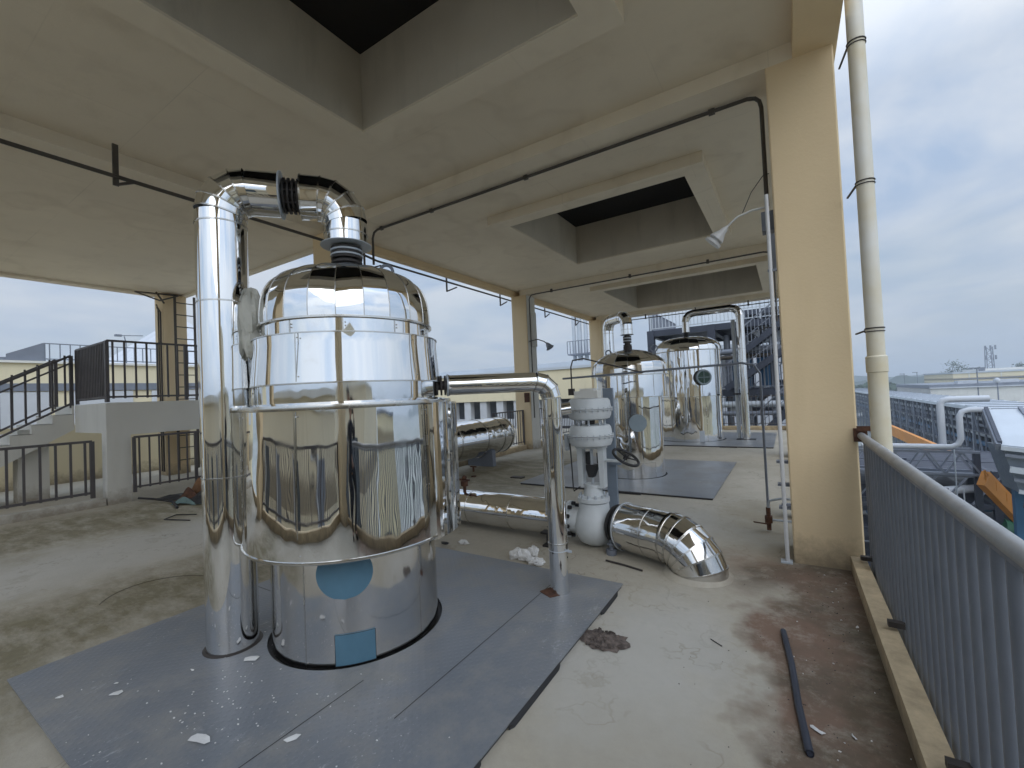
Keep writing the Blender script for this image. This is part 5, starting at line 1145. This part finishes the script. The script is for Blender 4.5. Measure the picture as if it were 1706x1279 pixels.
def tree(x, y, h, w, seed, label):
    t = thing('tree', label, 'tree', (x, y, -14), 'distant trees above the warehouse roofs'); r = random.Random(seed); tr = MB()
    tr.tube([(x, y, -14), (x + .1, y, -14 + h * .4), (x - .1, y, -14 + h * .75)], [.5, .35, .15], 8); cr = MB(); cl = []
    for k in range(7):
        a = r.uniform(0, 6.28); d = w * r.uniform(.35, .9); e = (x + d * cos(a), y + d * sin(a), -14 + h * r.uniform(.62, .95)); tr.tube([(x, y, -14 + h * .5), e], [.18, .05], 5); cl.append(e)
    for e in cl:
        for k in range(110):
            p = V(e) + V((r.gauss(0, w * .25), r.gauss(0, w * .25), r.gauss(0, w * .14))); s = r.uniform(.18, .42); u = V((r.uniform(-1, 1), r.uniform(-1, 1), r.uniform(-1, 1))).normalized(); v = u.orthogonal().normalized()
            cr.add([p - u * s, p + v * s * .6, p + u * s, p - v * s * .6], [(0, 1, 2, 3)])
    cr.build('crown', 'leaf', t); tr.build('trunk', 'iron', t)
tree(62, 268, 21.5, 5.2, 1, 'broad hazy tree left of the radio tower above the cream warehouse'); tree(68.5, 268, 20.2, 2.8, 2, 'smaller dark tree just left of the radio tower'); tree(84, 265, 21.5, 3.4, 3, 'lone ragged tree right of the radio tower')
r = random.Random(77); q = MB()
for k in range(5200):
    a = R_(r.uniform(3, 16)); d = r.uniform(255, 330); x, y = d * sin(a), d * cos(a); z = -14 + r.uniform(0, 1) ** .6 * (11.5 + 1.4 * sin(a * 60)); s = r.uniform(.8, 1.9)
    u = V((r.uniform(-1, 1), r.uniform(-1, 1), r.uniform(-1, 1))).normalized(); v = u.orthogonal().normalized(); p = V((x, y, z)); q.add([p - u * s, p + v * s * .7, p + u * s, p - v * s * .7], [(0, 1, 2, 3)])
tag(q.build('far_wood', 'leaf'), 'dark belt of far trees beyond the end of the pipe gallery', 'wood', kind='stuff')
b9 = building('end_building', 'yellow factory block with dark doors facing the near end of the terrace', (-4, -7, -14), [
    ('wall', 'beigewall', [(-12, 2.4, -14, -6.2, -14, 1.7)]), ('roof', 'greywall', [(-12.1, 2.5, -14.1, -6.1, 1.7, 1.85)])])
for k in range(4):
    MB().box(-10.6 + k * 3.2, -9.7 + k * 3.2, -6.24, -6.17, -1.6, .6).build('door', 'steelmid' if k % 2 else 'glassy', b9); MB().box(-10.75 + k * 3.2, -10.6 + k * 3.2, -6.2, -6.12, -1.6, .7).build('door_frame', 'whitewall', b9)
# =================================================================== SIDE SEEN IN THE REFLECTIONS
b7 = building('neighbour_building', 'yellow neighbouring factory block facing the terrace from outside the right railing', (12, -8, -14), [
    ('wall', 'beigewall', [(6.6, 16, -19, -2.6, -14, 1.95)]), ('roof', 'greywall', [(6.5, 16.1, -19.1, -2.5, 1.95, 2.1)]), ('stair_head', 'beigewall', [(7.0, 10, -7.9, -5.2, 2.1, 4.0)])])
for k in range(4):
    MB().box(6.56, 6.59, -14.8 + k * 3.1, -13.3 + k * 3.1, -2.2, .8).build('window', 'glassy', b7); MB().box(6.53, 6.57, -14.9 + k * 3.1, -13.2 + k * 3.1, -2.32, -2.22).build('sill', 'whitewall', b7)
b8 = building('neighbour_building', 'pale far block with a dark doorway beyond the yellow neighbouring block', (26, -2, -14), [
    ('wall', 'paleyellow', [(24, 40, -4, 8, -14, 1.2)]), ('roof', 'steelmid', [(23.8, 40.2, -4.2, 8.2, 1.2, 1.5)]), ('doorway', 'glassy', [(23.95, 23.98, -1, 3, -14, -6)])])

# =================================================================== PHOTOGRAPHER (seen only mirrored in the cladding)
fw = V((-.5335, .8458, 0)); rt = V((.8458, .5335, 0)); BP = V((.17, -.40, 0))
def W_(r_, f_, z): return BP + rt * r_ + fw * f_ + V((0, 0, z))
MT['cloth'] = simple('dark_jacket', (.035, .038, .05, 1), .85, 0, .3, 8, .4, 25); MT['jeans'] = simple('dark_trousers', (.03, .033, .045, 1), .85, 0, .3, 8, .4, 40)
MT['skin'] = simple('skin', (.46, .27, .19, 1), .5, 0, .1, 20, .05); MT['hair'] = simple('black_hair', (.012, .010, .009, 1), .6, 0, .2, 40, .6, 120)
def skin(name, joints, edges, mat, parent, root=0, sub=2):
    me = bpy.data.meshes.new(name); o_ = ORG[parent.name] if parent else V((0, 0, 0))
    me.from_pydata([tuple(V(j[0]) - o_) for j in joints], edges, []); o = bpy.data.objects.new(name, me); COL.objects.link(o)
    if parent: o.parent = parent
    md = o.modifiers.new('Skin', 'SKIN'); md.use_smooth_shade = True
    sv = me.skin_vertices[0].data if me.skin_vertices else None
    if sv is None:
        bpy.context.view_layer.objects.active = o; me.attributes.new('skin', 'FLOAT', 'POINT'); sv = None
    if sv:
        for i, j in enumerate(joints): r = j[1]; sv[i].radius = r if isinstance(r, tuple) else (r, r)
        sv[root].use_root = True
    ss = o.modifiers.new('Subd', 'SUBSURF'); ss.levels = sub; ss.render_levels = sub
    me.materials.append(MT[mat]); return o
pr = thing('person', 'person in dark jacket and trousers holding up a phone to take the picture', 'person', BP)
PHN = V((0, 0, H)) - fw * .035
hl_, hr_ = PHN - rt * .078 - V((0, 0, .012)), PHN + rt * .078 - V((0, 0, .012))
J = [(W_(0, 0, .95), (.145, .10)), (W_(0, .0, 1.10), (.125, .09)), (W_(0, -.01, 1.27), (.15, .105)), (W_(0, -.01, 1.40), (.11, .08)), (W_(0, .0, 1.475), .052), (W_(0, .015, 1.53), .05), (W_(0, .02, 1.59), (.070, .082)), (W_(0, .015, 1.67), (.068, .085)), (W_(0, .0, 1.71), (.05, .06))]
Eg = [(0, 1), (1, 2), (2, 3), (3, 4), (4, 5), (5, 6), (6, 7), (7, 8)]
for sx, hp in ((-1, hl_), (1, hr_)):
    n0 = len(J); wr = hp - fw * .075 + rt * sx * .035 - V((0, 0, .055))
    J += [(W_(sx * .17, -.01, 1.40), .055), (W_(sx * .245, .09, 1.20), .042), (wr, .026), (hp - fw * .035 + rt * sx * .018 - V((0, 0, .015)), (.030, .016))]
    Eg += [(3, n0), (n0, n0 + 1), (n0 + 1, n0 + 2), (n0 + 2, n0 + 3)]
    for q_, (dz, ln) in enumerate(((.030, .062), (.011, .068), (-.009, .064), (-.028, .050))):
        b_ = len(J); p0 = hp - fw * .008 + rt * sx * .020 + V((0, 0, dz)); J += [(p0, .0085), (p0 + fw * .014 - rt * sx * ln * .35, .008), (p0 + fw * .010 - rt * sx * ln * .68, .007)]; Eg += [(n0 + 3, b_), (b_, b_ + 1), (b_ + 1, b_ + 2)]
    b_ = len(J); p0 = hp - fw * .022 + V((0, 0, .022)); J += [(p0 - rt * sx * .0, .010), (p0 - rt * sx * .025 + V((0, 0, -.012)), .008)]; Eg += [(n0 + 3, b_), (b_, b_ + 1)]
    n1 = len(J); J += [(W_(sx * .095, .0, .86), .088), (W_(sx * .11, .015, .50), .060), (W_(sx * .115, -.01, .10), .040), (W_(sx * .118, .03, .05), .042), (W_(sx * .125, .15, .035), (.042, .028))]
    Eg += [(0, n1), (n1, n1 + 1), (n1 + 1, n1 + 2), (n1 + 2, n1 + 3), (n1 + 3, n1 + 4)]
skin('body', J, Eg, 'skin', pr)
cl = [(W_(0, 0, .80), (.185, .14)), (W_(0, .0, 1.08), (.160, .125)), (W_(0, -.01, 1.28), (.178, .130)), (W_(0, -.01, 1.44), (.115, .088))]; ce = [(0, 1), (1, 2), (2, 3)]
for sx, hp in ((-1, hl_), (1, hr_)):
    n0 = len(cl); wr = hp - fw * .085 + rt * sx * .04 - V((0, 0, .062)); cl += [(W_(sx * .17, -.01, 1.40), .070), (W_(sx * .245, .09, 1.20), .056), (wr, .036)]; ce += [(3, n0), (n0, n0 + 1), (n0 + 1, n0 + 2)]
skin('jacket', cl, ce, 'cloth', pr)
tr = [(W_(0, 0, 1.0), (.16, .118))]; te = []
for sx in (-1, 1):
    n0 = len(tr); tr += [(W_(sx * .095, .0, .84), .100), (W_(sx * .11, .012, .50), .074), (W_(sx * .115, -.01, .12), .058), (W_(sx * .115, -.01, .06), .056)]; te += [(0, n0), (n0, n0 + 1), (n0 + 1, n0 + 2), (n0 + 2, n0 + 3)]
skin('trousers', tr, te, 'jeans', pr)
for sx in (-1, 1): skin('shoe', [(W_(sx * .117, -.04, .05), (.05, .045)), (W_(sx * .12, .06, .042), (.048, .04)), (W_(sx * .127, .17, .036), (.044, .033))], [(0, 1), (1, 2)], 'dark', pr)
MB().blob(W_(0, -.012, 1.685), .088, .10, .085, 3, 12, .06).build('hair', 'hair', pr)
for sx in (-1, 1): MB().blob(W_(sx * .083, .01, 1.61), .012, .02, .032, 3, 8, .05).build('ear', 'skin', pr); MB().blob(W_(sx * .031, .097, 1.625), .013, .010, .008, 3, 8, 0).build('eye', 'hair', pr)
MB().poly([W_(-.014, .095, 1.575), W_(.014, .095, 1.575), W_(0, .095, 1.63)], .022, fw).build('nose', 'skin', pr); MB().obox(W_(0, .097, 1.55), rt * .024, fw * .006, V((0, 0, .004))).build('mouth', 'rust', pr)
ph = MB().obox(PHN, rt * .078, fw * .004, V((0, 0, .037))); ph_ = ph.build('phone', 'dark'); tag(ph_, 'dark phone held up sideways by the photographer', 'phone'); recentre(ph_)
# =================================================================== HAZE
hm = bpy.data.materials.new('thin_haze'); hm.use_nodes = True; t = hm.node_tree; t.nodes.clear()
ho = t.nodes.new('ShaderNodeOutputMaterial'); hv = t.nodes.new('ShaderNodeVolumePrincipled'); t.links.new(hv.outputs[0], ho.inputs['Volume'])
hv.inputs['Color'].default_value = (.80, .88, .96, 1); hv.inputs['Density'].default_value = .0010; hv.inputs['Anisotropy'].default_value = .2
MT['haze'] = hm
o = MB().box(-1310, 1310, -1310, 1310, -15.2, 30).build('haze', 'haze'); o['kind'] = 'stuff'; o['label'] = 'thin pale haze over the far hills'
